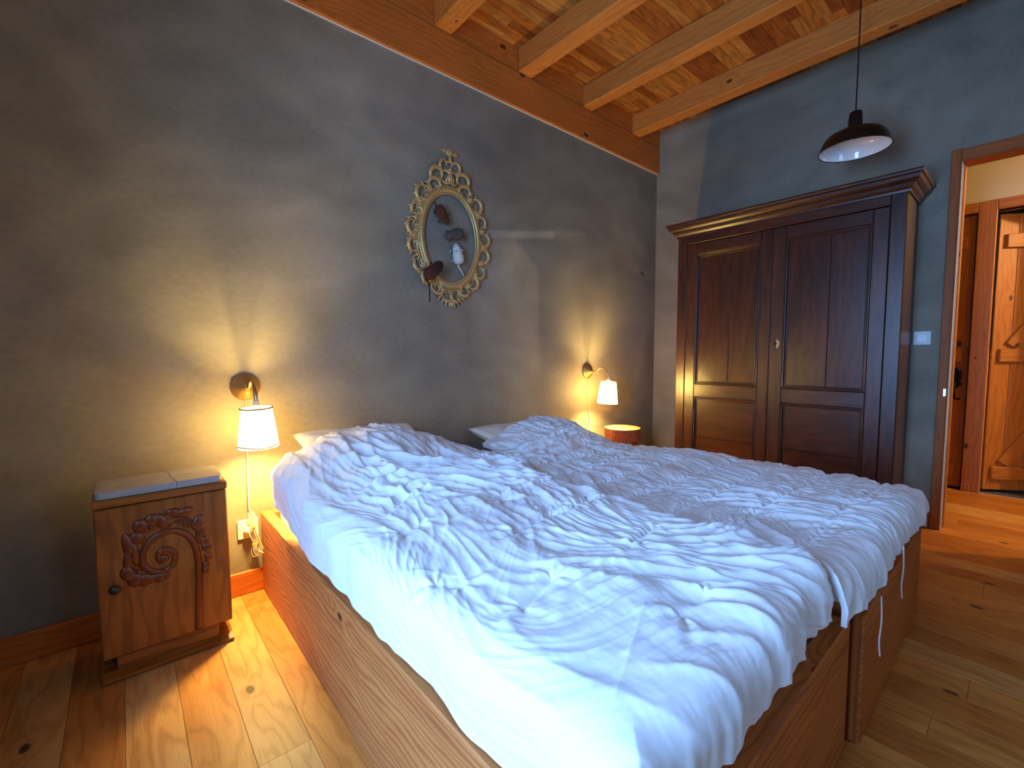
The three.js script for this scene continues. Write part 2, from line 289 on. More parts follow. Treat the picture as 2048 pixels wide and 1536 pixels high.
{
  const w = structure('window_1', 'tall white framed window in the thick wall', 'window'), m = flat(0xe4e2dc, 0.5), x0 = WIN.out, x1 = WIN.out + 0.06, { z0, z1, y0, y1 } = WIN, zm = (z0 + z1) / 2;
  for (const b of [[x0, x1, y0, y1, z0, z0 + 0.06], [x0, x1, y0, y1, z1 - 0.06, z1], [x0, x1, y0, y0 + 0.06, z0 + 0.06, z1 - 0.06], [x0, x1, y1 - 0.06, y1, z0 + 0.06, z1 - 0.06], [x0, x1, y0 + 0.06, y1 - 0.06, zm - 0.035, zm + 0.035]]) part('frame', span(...b, 0.004), m, w);
  const glass = new THREE.MeshPhysicalMaterial({ color: 0xffffff, transmission: 1, thickness: 0, roughness: 0, ior: 1.5 });
  for (const [a, b] of [[z0 + 0.06, zm - 0.035], [zm + 0.035, z1 - 0.06]]) part('pane', span(WIN.out + 0.028, WIN.out + 0.032, y0 + 0.06, y1 - 0.06, a, b, 0.0003), glass, w);
  part('sill', span(WIN.out + 0.06, XL + 0.03, y0 - 0.0, y0 + 0.025, z0 + 0.001, z1 - 0.001, 0.004, 2), M.base, w);
}
{
  const w = structure('window_2', 'added unseen white framed window for the fill light opposite the beds', 'window'), m = flat(0xe4e2dc, 0.5), { x0, x1, y0, y1 } = WIN2, a = ZF + 0.1, b = ZF + 0.15, xm = (x0 + x1) / 2;  // unseen window, added to hold the fill light
  for (const q of [[x0, x0 + 0.06, y0, y1], [x1 - 0.06, x1, y0, y1], [x0 + 0.06, x1 - 0.06, y0, y0 + 0.06], [x0 + 0.06, x1 - 0.06, y1 - 0.06, y1], [xm - 0.03, xm + 0.03, y0 + 0.06, y1 - 0.06]]) part('frame', span(...q, a, b, 0.004), m, w);
  const glass = new THREE.MeshPhysicalMaterial({ color: 0xffffff, transmission: 1, thickness: 0, roughness: 0, ior: 1.5 });
  for (const [p, q] of [[x0 + 0.06, xm - 0.03], [xm + 0.03, x1 - 0.06]]) part('pane', span(p, q, y0 + 0.06, y1 - 0.06, ZF + 0.123, ZF + 0.127, 0.0003), glass, w);
}
// hallway: posts and lintel, a shut boarded door and one ajar, a lamp out of sight
{
  const t = structure('trim_2', 'pine posts and lintel around the hallway doors', 'door lining'), x0 = HALL_X - 0.03, x1 = HALL_X + 0.1;
  part('post', span(x0, x1, 0, 2.195, HD.a1, HD.z0, 0.004, 1), M.door, t); part('post', span(x0, x1, 0, 2.195, HD.z1, HD.z1 + 0.1, 0.004, 1, 0.6), M.door, t);
  part('post', span(x0, x1, 0, 2.195, HD.a0 - 0.1, HD.a0, 0.004, 1, 1.2), M.door, t);
  part('lintel', span(x0, x1, HD.y, 2.195, HD.z0, HD.z1, 0.004, 2, 0.2), M.door, t); part('lintel', span(x0, x1, HD.y, 2.195, HD.a0, HD.a1, 0.004, 2, 0.9), M.door, t);
  part('plinth_block', span(x0 - 0.012, x0, 0, 0.06, HD.a1, HD.a1 + 0.045, 0.002, 1), M.door, t);
}
function boardedDoor(name, label, width, height, position, turn, handle) {
  const d = structure(name, label, 'door'); d.position.set(...position); d.rotation.y = turn;   // hinge at the origin, boards along +z, ledges towards -x
  const n = 6, w = width / n;
  for (let k = 0; k < n; k++) part('board', span(0, 0.028, 0.015, height, k * w + 0.001, (k + 1) * w - 0.001, 0.003, 1, k * 0.37, k * 0.21), M.door, d);
  const led = [[0.1, 0.2], [1.0, 1.1], [height - 0.25, height - 0.15]];
  for (const [a, b] of led) part('ledge', span(-0.024, 0, a, b, 0.04, width - 0.04, 0.004, 2, a), M.door, d);
  for (const [a, b] of [[led[0][1], led[1][0]], [led[1][1], led[2][0]]]) {
    const L = Math.hypot(b - a, width - 0.2), g = chamferBox(0.02, 0.085, L - 0.05, 0.003, 0, 0, 0, 2, a * 0.7); g.rotateX(-Math.atan2(b - a, width - 0.2)); g.translate(-0.0105, (a + b) / 2, width / 2);
    part('brace', g, M.door, d);
  }
  if (handle) {
    const z = width - 0.055;
    part('latch', [span(-0.034, -0.0002, 0.86, 0.93, z - 0.02, z + 0.025, 0.004), blob(0.012, 0.02, 0.02, -0.026, 0.935, z), span(-0.03, -0.0002, 0.80, 0.86, z - 0.012, z + 0.012, 0.004), blob(0.01, 0.014, 0.014, -0.026, 0.83, z + 0.02), taperTube([V3(-0.03, 0.845, z - 0.005), V3(-0.06, 0.82, z - 0.008), V3(-0.062, 0.75, z - 0.008), V3(-0.03, 0.715, z - 0.004), V3(-0.004, 0.712, z + 0.02)], 0.007)], M.iron, d);
  }
  return d;
}
boardedDoor('door_1', 'shut ledged board door with black iron latch in hallway', HD.a1 - HD.a0 - 0.01, HD.y - 0.01, [HALL_X + 0.008, 0, HD.a0 + 0.005], 0, true);
boardedDoor('door_2', 'ledged and braced board door ajar onto dark room', HD.z1 - HD.z0 - 0.015, HD.y - 0.02, [HALL_X + 0.066, 0, HD.z0 + 0.012], 0.66, false);
{
  const p = [4.62, 2.3, 3.86], h = thing('hallway_lamp', 'small globe ceiling lamp in the hallway', 'lamp', [p[0], HALL_C, p[2]]);
  part('canopy', lathe([[0, 0], [0.05, 0], [0.05, -0.02], [0.012, -0.035], [0, -0.035]]), M.brass, h);
  part('rod', lathe([[0.006, -0.03], [0.006, -0.27]], 10), M.brass, h);
  part('bulb', blob(0.045, 0.045, 0.045, 0, -0.32, 0), new THREE.MeshStandardMaterial({ color: 0xffffff, emissive: new THREE.Color(1, 0.55, 0.2), emissiveIntensity: 6 }), h);
  const l = new THREE.PointLight(new THREE.Color().setRGB(1, 0.72, 0.33), HALL_POWER, 0, 2); l.position.set(p[0], p[1], p[2]); l.castShadow = true; l.shadow.radius = 1.5; l.name = 'hallway_light'; scene.add(l);
}
// ---------------------------------------------------------------- beds
const BED = { A: { x0: 0.444, x1: 1.434, z1: 2.0 }, B: { x0: 1.476, x1: 2.43, z1: 2.022 } }, FT = 0.366;
function bedFrame({ x0, x1, z1 }, label, k) {
  const T = 0.045, z0 = 0.018, b = thing('bed_frame', label, 'bed', [x0, 0, z0], 0, 'solid plank bed frames pushed together'), w = x1 - x0, d = z1 - z0;
  for (const s of [0, 1]) part('side_rail', span(s ? w - T : 0, s ? w : T, 0.002, FT, 0.0, d - T, 0.004, 2, k + s * 0.7, 0.11 + s * 0.2), M.larch, b);
  part('head_rail', span(T, w - T, 0.002, FT, 0.0, T, 0.004, 0, k + 0.3), M.larch, b);
  part('foot_rail', span(0, w, 0.002, FT, d - T + 0.0005, d, 0.005, 0, k + 0.9, 0.27), M.larchFoot, b);
  for (let i = 0; i < 12; i++) part('slat', span(T + 0.001, w - T - 0.001, 0.16, 0.18, 0.08 + i * (d - 0.2) / 11, 0.15 + i * (d - 0.2) / 11, 0.003, 0, i * 0.3), M.base, b);
  return b;
}
bedFrame(BED.A, 'larch plank bed frame beside the carved nightstand', 0.1);
bedFrame(BED.B, 'larch plank bed frame beside the wardrobe', 1.3);
function roundedSlab(w, h, d, r, seg = 6) { const s = new THREE.Shape(), a = w / 2, b = d / 2, c = 0.06; s.moveTo(-a + c, -b); s.lineTo(a - c, -b); s.quadraticCurveTo(a, -b, a, -b + c); s.lineTo(a, b - c); s.quadraticCurveTo(a, b, a - c, b); s.lineTo(-a + c, b); s.quadraticCurveTo(-a, b, -a, b - c); s.lineTo(-a, -b + c); s.quadraticCurveTo(-a, -b, -a + c, -b); const g = new THREE.ExtrudeGeometry(s, { depth: h - 2 * r, bevelEnabled: true, bevelSize: r, bevelThickness: r, bevelOffset: -r, bevelSegments: seg, curveSegments: 6 }); g.rotateX(-Math.PI / 2); g.translate(0, r, 0); return g; }
for (const [k, label] of [['A', 'thick white sheeted mattress under the duvet beside the nightstand'], ['B', 'thick white sheeted mattress under the duvet beside the wardrobe']]) {
  const { x0, x1, z1 } = BED[k], w = x1 - x0 - 0.12, d = z1 - 0.125, g = roundedSlab(w, k === 'A' ? 0.345 : 0.272, d, 0.05);
  g.translate((x0 + x1) / 2, 0.1815, 0.068 + d / 2);
  tag(part('mattress', g, M.sheet), label, 'mattress', 'mattresses on the bed frames');
}
// pillows
function pillowShape(w, d, h, seed) {
  const n = 44, pos = [], idx = [], N = n + 1;
  for (const side of [1, -1]) for (let j = 0; j <= n; j++) for (let i = 0; i <= n; i++) {
    const u = i / n * 2 - 1, v = j / n * 2 - 1, pinch = 1 - 0.07 * (Math.pow(Math.abs(u), 2) * (1 - v * v) * 0 + (1 - u * u) * v * v + (1 - v * v) * u * u);
    const e = Math.pow(Math.max(0, (1 - u ** 4) * (1 - v ** 4)), 0.42);
    const wr = 0.006 * noise(u * 3, v * 6, seed) * e + 0.012 * noise(u * 1.5 + 4, v * 1.5, seed + 1) * e;
    pos.push(u * w / 2 * pinch, side * (h / 2 * e + 0.001) + wr, v * d / 2 * pinch);
  }
  for (const s of [0, 1]) for (let j = 0; j < n; j++) for (let i = 0; i < n; i++) { const a = s * N * N + j * N + i, b = a + 1, c = a + N, e = c + 1; s ? idx.push(a, b, c, b, e, c) : idx.push(a, c, b, b, c, e); }
  const g = new THREE.BufferGeometry(); g.setAttribute('position', new THREE.Float32BufferAttribute(pos, 3)); g.setIndex(idx);
  const m = mergeVertices(g, 1e-5); m.computeVertexNormals(); return m;
}
for (const [x, y, z, ry, rz, rx, label] of [[0.86, 0.631, 0.305, -0.03, -0.008, 0.30, 'white cotton pillow poking out by the lamp over the nightstand'], [1.862, 0.566, 0.31, 0.03, -0.02, 0.22, 'white cotton pillow poking out between the duvets']]) {
  const p = part('pillow', pillowShape(x > 1 ? 0.60 : 0.59, 0.5, 0.078, x > 1 ? 5 : 3), M.pillow); p.position.set(x, y, z); p.rotation.set(rx, ry, rz); tag(p, label, 'pillow', 'pillows at the bed heads');
}
// duvets: cloth laid over the mattress with its folds, stitching and drop over the edges
const fold = (d, r) => { if (d <= 0) return [0, 0]; const q = r * Math.PI / 2; return d < q ? [r * Math.sin(d / r), r * (1 - Math.cos(d / r))] : [r, r + d - q]; };
function ridgeLayer(x, z, angle, long, short, seed, sharp) {      // long creases along the angle (0 = along z), returns 0..1
  const c = Math.cos(angle), s = Math.sin(angle), u = (x * s + z * c) / long, v = (x * c - z * s) / short;
  const w = noise(u * 0.6 + 9, v * 0.3, seed + 50) * 0.7, n = noise(u, v + w, seed);
  return Math.pow(clamp(1 - (Math.sqrt(n * n + 0.006) - 0.0775) * 1.9, 0, 1), sharp);
}
function segmentDistance(x, z, [x0, z0, x1, z1]) { const dx = x1 - x0, dz = z1 - z0, t = clamp(((x - x0) * dx + (z - z0) * dz) / (dx * dx + dz * dz), 0, 1); return [Math.hypot(x - x0 - dx * t, z - z0 - dz * t), t]; }
function duvet({ nS, nT, a, c, top, left, right, foot, wrinkle, thick }) {
  const N = nS + 1, P = new Float32Array(N * (nT + 1) * 3), X = new Float32Array(N * (nT + 1) * 4);
  for (let j = 0; j <= nT; j++) for (let i = 0; i <= nS; i++) {
    const s = i / nS, t = j / nT, [c0, c1] = c(s), cz = lerp(c0, c1, t), [a0, a1] = a(cz, t), ax = lerp(a0, a1, s);
    const eL = left.edge(cz), eR = right.edge(cz), eF = foot.edge(ax), l = fold(eL - ax, left.r), r = fold(ax - eR, right.r), f = fold(cz - eF, foot.r);
    let x = ax < eL ? eL - l[0] : ax > eR ? eR + r[0] : ax, z = cz > eF ? eF + f[0] : cz;
    const dx = l[1] + r[1], k = (j * N + i);
    let y = top(clamp(ax, eL, eR), Math.min(cz, eF)) - Math.max(dx, f[1]) - 0.25 * Math.min(dx, f[1]);
    P[k * 3] = x; P[k * 3 + 1] = y; P[k * 3 + 2] = z; X[k * 4] = ax; X[k * 4 + 1] = cz; X[k * 4 + 2] = dx; X[k * 4 + 3] = f[1];
  }
  const idx = []; for (let j = 0; j < nT; j++) for (let i = 0; i < nS; i++) { const q = j * N + i; idx.push(q, q + N, q + 1, q + 1, q + N, q + N + 1); }
  const g = new THREE.BufferGeometry(); g.setAttribute('position', new THREE.BufferAttribute(P, 3)); g.setIndex(idx); g.computeVertexNormals();
  const nrm = g.attributes.normal.array.slice(), Q = P.slice();
  for (let k = 0; k < N * (nT + 1); k++) { const w = wrinkle(X[k * 4], X[k * 4 + 1], X[k * 4 + 2], X[k * 4 + 3]); for (let q = 0; q < 3; q++) P[k * 3 + q] += nrm[k * 3 + q] * w; }
  // underside: a coarser sheet, and a rim that closes the hem
  const step = 6, under = [], row = [], at = (i, j, k = j * N + i) => { const e = Math.min(i, nS - i, 40) / 40, f = Math.min(j, nT - j, 40) / 40, d = lerp(0.004, thick, Math.min(smooth(0, 1, e), smooth(0, 1, f))); return [0, 1, 2].map((q) => Q[k * 3 + q] - nrm[k * 3 + q] * d); };
  const pos = Array.from(P), all = idx, base0 = pos.length / 3, ci = [], cj = [];
  for (let i = 0; i < nS; i += step) ci.push(i); ci.push(nS); for (let j = 0; j < nT; j += step) cj.push(j); cj.push(nT);
  for (const j of cj) for (const i of ci) pos.push(...at(i, j));
  for (let j = 0; j < cj.length - 1; j++) for (let i = 0; i < ci.length - 1; i++) { const q = base0 + j * ci.length + i, w = ci.length; all.push(q, q + 1, q + w, q + 1, q + w + 1, q + w); }
  const loop = []; for (let i = 0; i < nS; i++) loop.push([i, 0]); for (let j = 0; j < nT; j++) loop.push([nS, j]); for (let i = nS; i > 0; i--) loop.push([i, nT]); for (let j = nT; j > 0; j--) loop.push([0, j]);
  const rim0 = pos.length / 3; for (const [i, j] of loop) { const k = j * N + i; pos.push(P[k * 3], P[k * 3 + 1], P[k * 3 + 2], ...at(i, j)); }
  for (let k = 0; k < loop.length; k++) { const q = rim0 + 2 * k, w = rim0 + 2 * ((k + 1) % loop.length); all.push(q, w, q + 1, w, w + 1, q + 1); }
  const out = new THREE.BufferGeometry(); out.setAttribute('position', new THREE.Float32BufferAttribute(pos, 3)); out.setIndex(all); out.computeVertexNormals();
  return out;
}
// creases shared by both duvets: long soft folds, mostly lengthwise, that come and go in patches
function creases(x, z, seed, turn) {
  const d = turn + 0.35 * noise(x * 1.6, z * 1.1, seed + 90), p = clamp(0.55 + 1.1 * noise(x * 3.2, z * 2.4, seed + 91), 0, 1), q = clamp(0.5 + 1.2 * noise(x * 3.7 + 3, z * 2.9, seed + 92), 0, 1);
  let w = 0.0135 * ridgeLayer(x, z, d, 0.46, 0.12, seed, 1.5) * (0.25 + 0.75 * p);
  w += 0.0070 * ridgeLayer(x, z, d + 0.3, 0.30, 0.058, seed + 3, 1.6) * q;
  w += 0.0064 * ridgeLayer(x, z, d - 0.5, 0.26, 0.055, seed + 5, 1.6) * (1 - q);
  w += 0.0030 * ridgeLayer(x, z, d + 0.12, 0.20, 0.026, seed + 7, 1.2) * (1 - p); w += 0.0026 * ridgeLayer(x, z, d - 0.9, 0.16, 0.034, seed + 8, 1.4) * p * q;
  w += 0.0012 * noise(x * 34, z * 9, seed + 11) + 0.0005 * noise(x * 90, z * 40, seed + 13) + 0.006 * noise(x * 6, z * 4, seed + 12);
  return w * 1.3;
}
const tacks = [[0.77, 1.877, 0.865, 1.875], [0.585, 1.637, 0.69, 1.617], [0.985, 1.634, 1.085, 1.618], [0.795, 1.382, 0.965, 1.343], [0.57, 1.148, 0.63, 1.14], [0.945, 1.144, 0.96, 1.12], [0.50, 1.45, 0.53, 1.49], [1.06, 1.36, 1.14, 1.35]];
const presses = [[0.473, 1.93, 0.78, 1.80, 0.004], [0.44, 1.30, 0.62, 1.56, 0.0035], [0.6, 1.70, 0.95, 1.64, 0.0035], [0.45, 1.62, 0.70, 1.74, 0.003], [0.86, 1.78, 1.15, 1.72, 0.003]];
const bumpAt = (x, z, cx, cz, sx, sz, p) => Math.exp(-Math.pow(Math.pow(Math.abs(x - cx) / sx, 2) + Math.pow(Math.abs(z - cz) / sz, 2), p));
const geoA = duvet({
  nS: 380, nT: 620, thick: 0.015,
  a: (z, t) => [0.305 - 0.02 * noise(z * 3, 1, 301) - 0.012 * noise(z * 11, 2, 302) + 0.09 * smooth(0.42, 0.2, z), 1.256 + 0.22 * smooth(1.15, 0.35, z) - 0.05 * smooth(1.8, 2.05, z) + 0.012 * noise(z * 6, 3, 303)],
  c: (s) => [0.30 - 0.05 * Math.exp(-(((s - 0.42) / 0.28) ** 2)) + 0.05 * smooth(0.25, 0.0, s) + 0.14 * smooth(0.6, 1, s), 2.09 + 0.014 * noise(s * 9, 4, 304) + 0.006 * noise(s * 31, 4, 305) - 0.04 * smooth(0.2, 0.0, s)],
  top: (x, z) => 0.576 + 0.012 * Math.sin((x - 0.5) * 4) + 0.132 * bumpAt(x, z, 0.83, 0.325, 0.39, 0.33, 1.6) + 0.018 * bumpAt(x, z, 0.95, 0.75, 0.4, 0.2, 1) - 0.02 * smooth(1.2, 1.45, x) * (1 - smooth(0.6, 1.1, z)) + 0.014 * smooth(0.95, 1.15, x) * smooth(0.8, 1.1, z),
  left: { edge: (z) => 0.52 + 0.012 * noise(z * 3.3, 7, 306), r: 0.085 }, right: { edge: (z) => 1.2 + 0.22 * smooth(1.15, 0.35, z) - 0.05 * smooth(1.8, 2.05, z), r: 0.042 }, foot: { edge: (x) => 1.945 + 0.01 * noise(x * 5, 8, 307), r: 0.065 },
  wrinkle: (x, z, dl, df) => {
    const hang = smooth(0.0, 0.09, dl * (x < 0.9 ? 1 : 0)), calm = 1 - 0.75 * smooth(0.80, 0.52, x) * smooth(0.7, 1.0, z);
    const lip = x > 0.9 ? 1 - smooth(0.0, 0.03, dl) : 1; let w = creases(x, z, 400, 0.12) * lerp(1, 0.35, hang) * (0.3 + 0.7 * calm) * lip * (1 - 0.6 * smooth(0.0, 0.05, df));
    const up = Math.exp(-(((z - 0.78) / 0.26) ** 2)) * smooth(0.5, 0.7, x) * lip;                 // heaped folds below the pillow
    w += up * (0.034 * ridgeLayer(x, z, 1.35 + 0.5 * noise(x * 2, z * 2, 410), 0.45, 0.15, 411, 1.5) + 0.016 * ridgeLayer(x, z, 0.5, 0.35, 0.10, 412, 1.5) - 0.012);
    w += 0.010 * lip * bumpAt(x, z, 0.8, 0.35, 0.4, 0.25, 1) * ridgeLayer(x, z, 0.25, 0.22, 0.06, 414, 2);
    for (const t of tacks) { const [d, k] = segmentDistance(x, z, t); if (d > 0.2) continue; const an = Math.atan2(z - lerp(t[1], t[3], k), x - lerp(t[0], t[2], k)); w += -0.007 * Math.exp(-((d / 0.011) ** 2)) - 0.004 * Math.exp(-((d / 0.05) ** 2)) + 0.004 * Math.exp(-((d / 0.08) ** 2)) * (1 - Math.exp(-((d / 0.012) ** 2))) * Math.cos(an * 6 + 6 * noise(t[0] * 9, t[1] * 9, 5) + 3 * noise(x * 12, z * 12, 6)); }
    for (const t of presses) { const [d, k] = segmentDistance(x, z, t); if (d < 0.06) w += 0.8 * t[4] * Math.exp(-d / 0.009) * Math.sin(Math.PI * clamp(k, 0.0, 1)); }
    w += hang * 0.008 * noise(z * 9, x * 2, 420) + smooth(0.02, 0.08, df) * 0.010 * noise(x * 11, 1, 421) + smooth(0.02, 0.08, df) * 0.005 * noise(x * 30, 1, 422);
    return w;
  },
});
const seams = [1.897, 1.712, 1.532, 1.35, 1.17, 0.99, 0.82];
const geoB = duvet({
  nS: 380, nT: 560, thick: 0.019,
  a: (z, t) => [1.245 + 0.22 * smooth(1.15, 0.35, z) - 0.05 * smooth(1.8, 2.05, z) + 0.014, 2.52 - 0.065 * smooth(1.1, 0.7, z) + 0.012 * noise(z * 7, 3, 503)],
  c: (s) => [0.33 - 0.08 * Math.exp(-(((s - 0.5) / 0.22) ** 2)) + 0.1 * smooth(0.75, 1, s), 2.10 + 0.016 * noise(s * 8, 4, 504) + 0.006 * noise(s * 27, 4, 505) - 0.02 * smooth(0.7, 1, s)],
  top: (x, z) => 0.532 + 0.012 * smooth(1.3, 1.5, x) - 0.014 * smooth(1.9, 2.35, x) + 0.122 * bumpAt(x, z, 1.89, 0.33, 0.355, 0.33, 1.6) - 0.045 * smooth(2.05, 2.35, x) * smooth(1.1, 0.7, z) + 0.022 * smooth(1.5, 1.3, x) * smooth(0.4, 0.8, z),
  left: { edge: () => -9, r: 0.05 }, right: { edge: (z) => 2.335 + 0.01 * noise(z * 4, 7, 506), r: 0.09 }, foot: { edge: (x) => 1.965 + 0.008 * noise(x * 5, 8, 507), r: 0.065 },
  wrinkle: (x, z, dl, df) => {
    let w = creases(x, z, 600, -0.1) * 0.9 * (1 - 0.6 * smooth(0.0, 0.05, df)), near = 9;
    for (const s of seams) near = Math.min(near, Math.abs(z - s - 0.006 * noise(x * 3, s, 601)));
    if (z > 0.75) { w += 0.008 * (1 - Math.exp(-((near / 0.05) ** 2))) - 0.008 * Math.exp(-((near / 0.007) ** 2)) + 0.005 * Math.exp(-((near / 0.045) ** 2)) * ridgeLayer(x, z, -0.1, 0.09, 0.022, 602, 1.5); }
    const up = Math.exp(-(((z - 0.7) / 0.2) ** 2));
    w += up * (0.022 * ridgeLayer(x, z, 1.3 + 0.4 * noise(x * 2, z * 2, 610), 0.4, 0.12, 611, 1.5) - 0.007) + 0.012 * bumpAt(x, z, 1.9, 0.35, 0.4, 0.25, 1) * ridgeLayer(x, z, 0.15, 0.22, 0.05, 614, 2);
    w += smooth(0.02, 0.08, df) * 0.011 * noise(x * 10, 1, 621) + smooth(0.02, 0.08, df) * 0.005 * noise(x * 28, 1, 622);
    return w;
  },
});
const duvetA = tag(part('duvet', geoA, M.cotton), 'crumpled white duvet spread over the bed beside the carved nightstand', 'duvet', 'white duvets on the two beds');
const duvetB = tag(part('duvet', geoB, M.cotton), 'crumpled white stitched duvet spread over the bed beside the wardrobe', 'duvet', 'white duvets on the two beds');
for (const [x, y, len] of [[1.50, 0.43, 0.17], [1.80, 0.48, 0.17]]) part('thread', taperTube([V3(x, y, 2.05), V3(x + 0.006, y - len * 0.4, 2.052), V3(x + 0.002, y - len * 0.75, 2.05), V3(x + 0.01, y - len, 2.052)], 0.0022, 5), M.sheet, duvetB, 'loose hanging thread');
// ---------------------------------------------------------------- nightstand with carved door
{
  const x0 = -0.095, x1 = 0.272, z1 = 0.35, z0 = 0.10, n = thing('nightstand', 'carved brown wooden nightstand with cracked stone top', 'nightstand', [(x0 + x1) / 2, 0, (z0 + z1) / 2], 0);
  const ox = (x0 + x1) / 2, oz = (z0 + z1) / 2, L = (a, b, c, d, e, f, ...r) => span(a - ox, b - ox, c, d, e - oz, f - oz, ...r);
  part('body', L(x0, x1, 0.072, 0.583, z0, z1 - 0.02, 0.003, 1), M.stand, n);
  part('top_board', L(x0 - 0.001, x1 + 0.001, 0.585, 0.611, z0 - 0.002, z1 + 0.003, 0.003, 0), M.stand, n);
  part('plinth', L(x0 + 0.036, x1 - 0.042, 0.024, 0.072, z0 + 0.01, z1 - 0.022, 0.002, 0), M.stand, n);
  part('foot', (() => { const s = new THREE.Shape([V2(-0.125, 0), V2(0.125, 0), V2(0.135, 0.006), V2(0.135, 0.014), V2(0.105, 0.024), V2(-0.12, 0.024)]), g = new THREE.ExtrudeGeometry(s, { depth: x1 - x0, bevelEnabled: false }); g.rotateY(-Math.PI / 2); g.translate((x1 - x0) / 2, 0, 0.0); return grainUV(g, 0); })(), M.stand, n);
  // stone slab, rounded front corners, broken across
  const slab = (a, b, wob) => { const s = new THREE.Shape(), zb = 0.145 - oz, zf = 0.343 - oz, r = 0.022; const cut = [0, 0.25, 0.5, 0.75, 1].map((t, i) => [wob + 0.004 * Math.sin(i * 2.3) - 0.018 * (1 - t), lerp(zb, zf, t)]); if (a) { s.moveTo(x0 + 0.006 - ox, -zb); s.lineTo(x0 + 0.006 - ox, -(zf - r)); s.quadraticCurveTo(x0 + 0.006 - ox, -zf, x0 + 0.006 + r - ox, -zf); for (const [x, z] of cut.slice().reverse()) s.lineTo(x, -z); } else { s.moveTo(cut[0][0] + 0.0012, -cut[0][1]); for (const [x, z] of cut.slice(1)) s.lineTo(x + 0.0012, -z); s.lineTo(x1 - 0.012 - r - ox, -zf); s.quadraticCurveTo(x1 - 0.012 - ox, -zf, x1 - 0.012 - ox, -(zf - r)); s.lineTo(x1 - 0.012 - ox, -zb); } const g = new THREE.ExtrudeGeometry(s, { depth: 0.018, bevelEnabled: true, bevelSize: 0.0015, bevelThickness: 0.003, bevelOffset: -0.0015, bevelSegments: 3, curveSegments: 8 }); g.rotateX(-Math.PI / 2); g.translate(0, 0.6145, 0); return g; };
  const stoneT = texture(512, 512, (u, v) => { const m = 1 + 0.10 * fbm(u * 6, v * 6, 71, 4, 6, 6) + 0.05 * noise(u * 90, v * 90, 72, 90, 90), vein = Math.pow(clamp(1 - Math.abs(fbm(u * 4, v * 4, 75, 3, 4, 4)) * 6, 0, 1), 3) * 0.03; return [0.66, 0.63, 0.60].map((q) => q * m - vein); });
  stoneT.repeat.set(3, 3);
  const stone = new THREE.MeshPhysicalMaterial({ map: stoneT, roughness: 0.42 });
  part('stone_top', slab(true, 0, 0.035), stone, n, 'pale stone slab'); part('stone_top', slab(false, 0, 0.035), stone, n, 'pale stone slab, broken corner piece');
  const door = part('door', L(x0 + 0.0015, x1 - 0.0015, 0.079, 0.581, z1 - 0.0195, z1, 0.004, 1, 0.3, 0.2), M.stand, n);
  part('knob', lathe([[0.0, -0.002], [0.006, 0], [0.005, 0.01], [0.013, 0.016], [0.0155, 0.024], [0.011, 0.032], [0, 0.034]], 20, 'z').translate(-0.052 - ox, 0.318, z1 - oz), flat(0x2c1a12, 0.35), door);
  // the carving: a crozier that curls into a spiral, with petals and a shell round it; q maps drawing units to the door
  const q = (x, y) => { const tx = x / 1000, ty = y / 1000; return [-0.039 + 0.169 * tx - 0.010 * ty - ox, 0.609 - 0.038 * tx - 0.215 * ty - 0.016 * tx * ty, z1 - oz]; }, S = 0.000195;
  const path = [[1335, 1990], [1333, 1700], [1330, 1400], [1325, 1150], [1310, 900], [1235, 660], [1090, 520], [900, 475], [700, 520], [520, 640], [410, 830], [420, 990], [520, 1085], [680, 1110], [830, 1055], [915, 930], [890, 800], [780, 760], [680, 800], [655, 890], [710, 955]];
  const carve = wood(walnutT, '#d2a680', 0.32, 0.0003);
  part('carved_scroll', taperTube(path.map(([x, y]) => V3(...q(x, y))), (t) => lerp(0.0125, 0.0095, t), 10, 150, 0.75), carve, door);
  part('rosette', blob(0.015, 0.015, 0.010, ...q(745, 900)), carve, door);
  for (const [x, y, a, b, r] of [[560, 315, 95, 90, 0.3], [385, 405, 95, 95, 0.6], [325, 590, 92, 88, 1], [195, 720, 62, 190, -0.15], [285, 830, 55, 170, -0.1], [190, 950, 55, 130, 0.1], [185, 1140, 78, 110, -0.2], [300, 1235, 85, 100, 0.1], [450, 1235, 78, 95, 0.5], [560, 1215, 50, 80, 0.7], [680, 1195, 70, 70, 0.9], [780, 1165, 60, 45, 0.9], [700, 330, 80, 130, -0.5], [900, 190, 100, 60, 0.2], [1090, 180, 100, 60, -0.3], [1310, 350, 80, 120, 0.3], [1350, 500, 55, 150, 0.2], [1410, 620, 50, 70, 0.6], [1460, 720, 62, 70, 0], [1490, 870, 48, 65, 0], [1450, 1000, 45, 60, 0.2], [1440, 1080, 38, 55, -0.2], [470, 470, 45, 30, 0.8], [560, 430, 45, 30, 0.8], [310, 1040, 40, 28, -0.8], [360, 1110, 40, 28, -0.8]])
    part('petal', blob(a * S * 1.3, b * S * 1.25, 0.0085, ...q(x, y), -r), carve, door);
  for (const [rx, ry, w] of [[250, 215, 0.006], [185, 150, 0.005], [118, 85, 0.005]]) part('shell_ring', taperTube(Array.from({ length: 13 }, (_, k) => { const a = Math.PI * (k / 12); return V3(...q(960 - Math.cos(a) * rx, 420 - Math.sin(a) * ry)); }), (t) => w * (0.6 + 0.4 * Math.sin(t * Math.PI)), 8, 40, 0.9), carve, door);
}
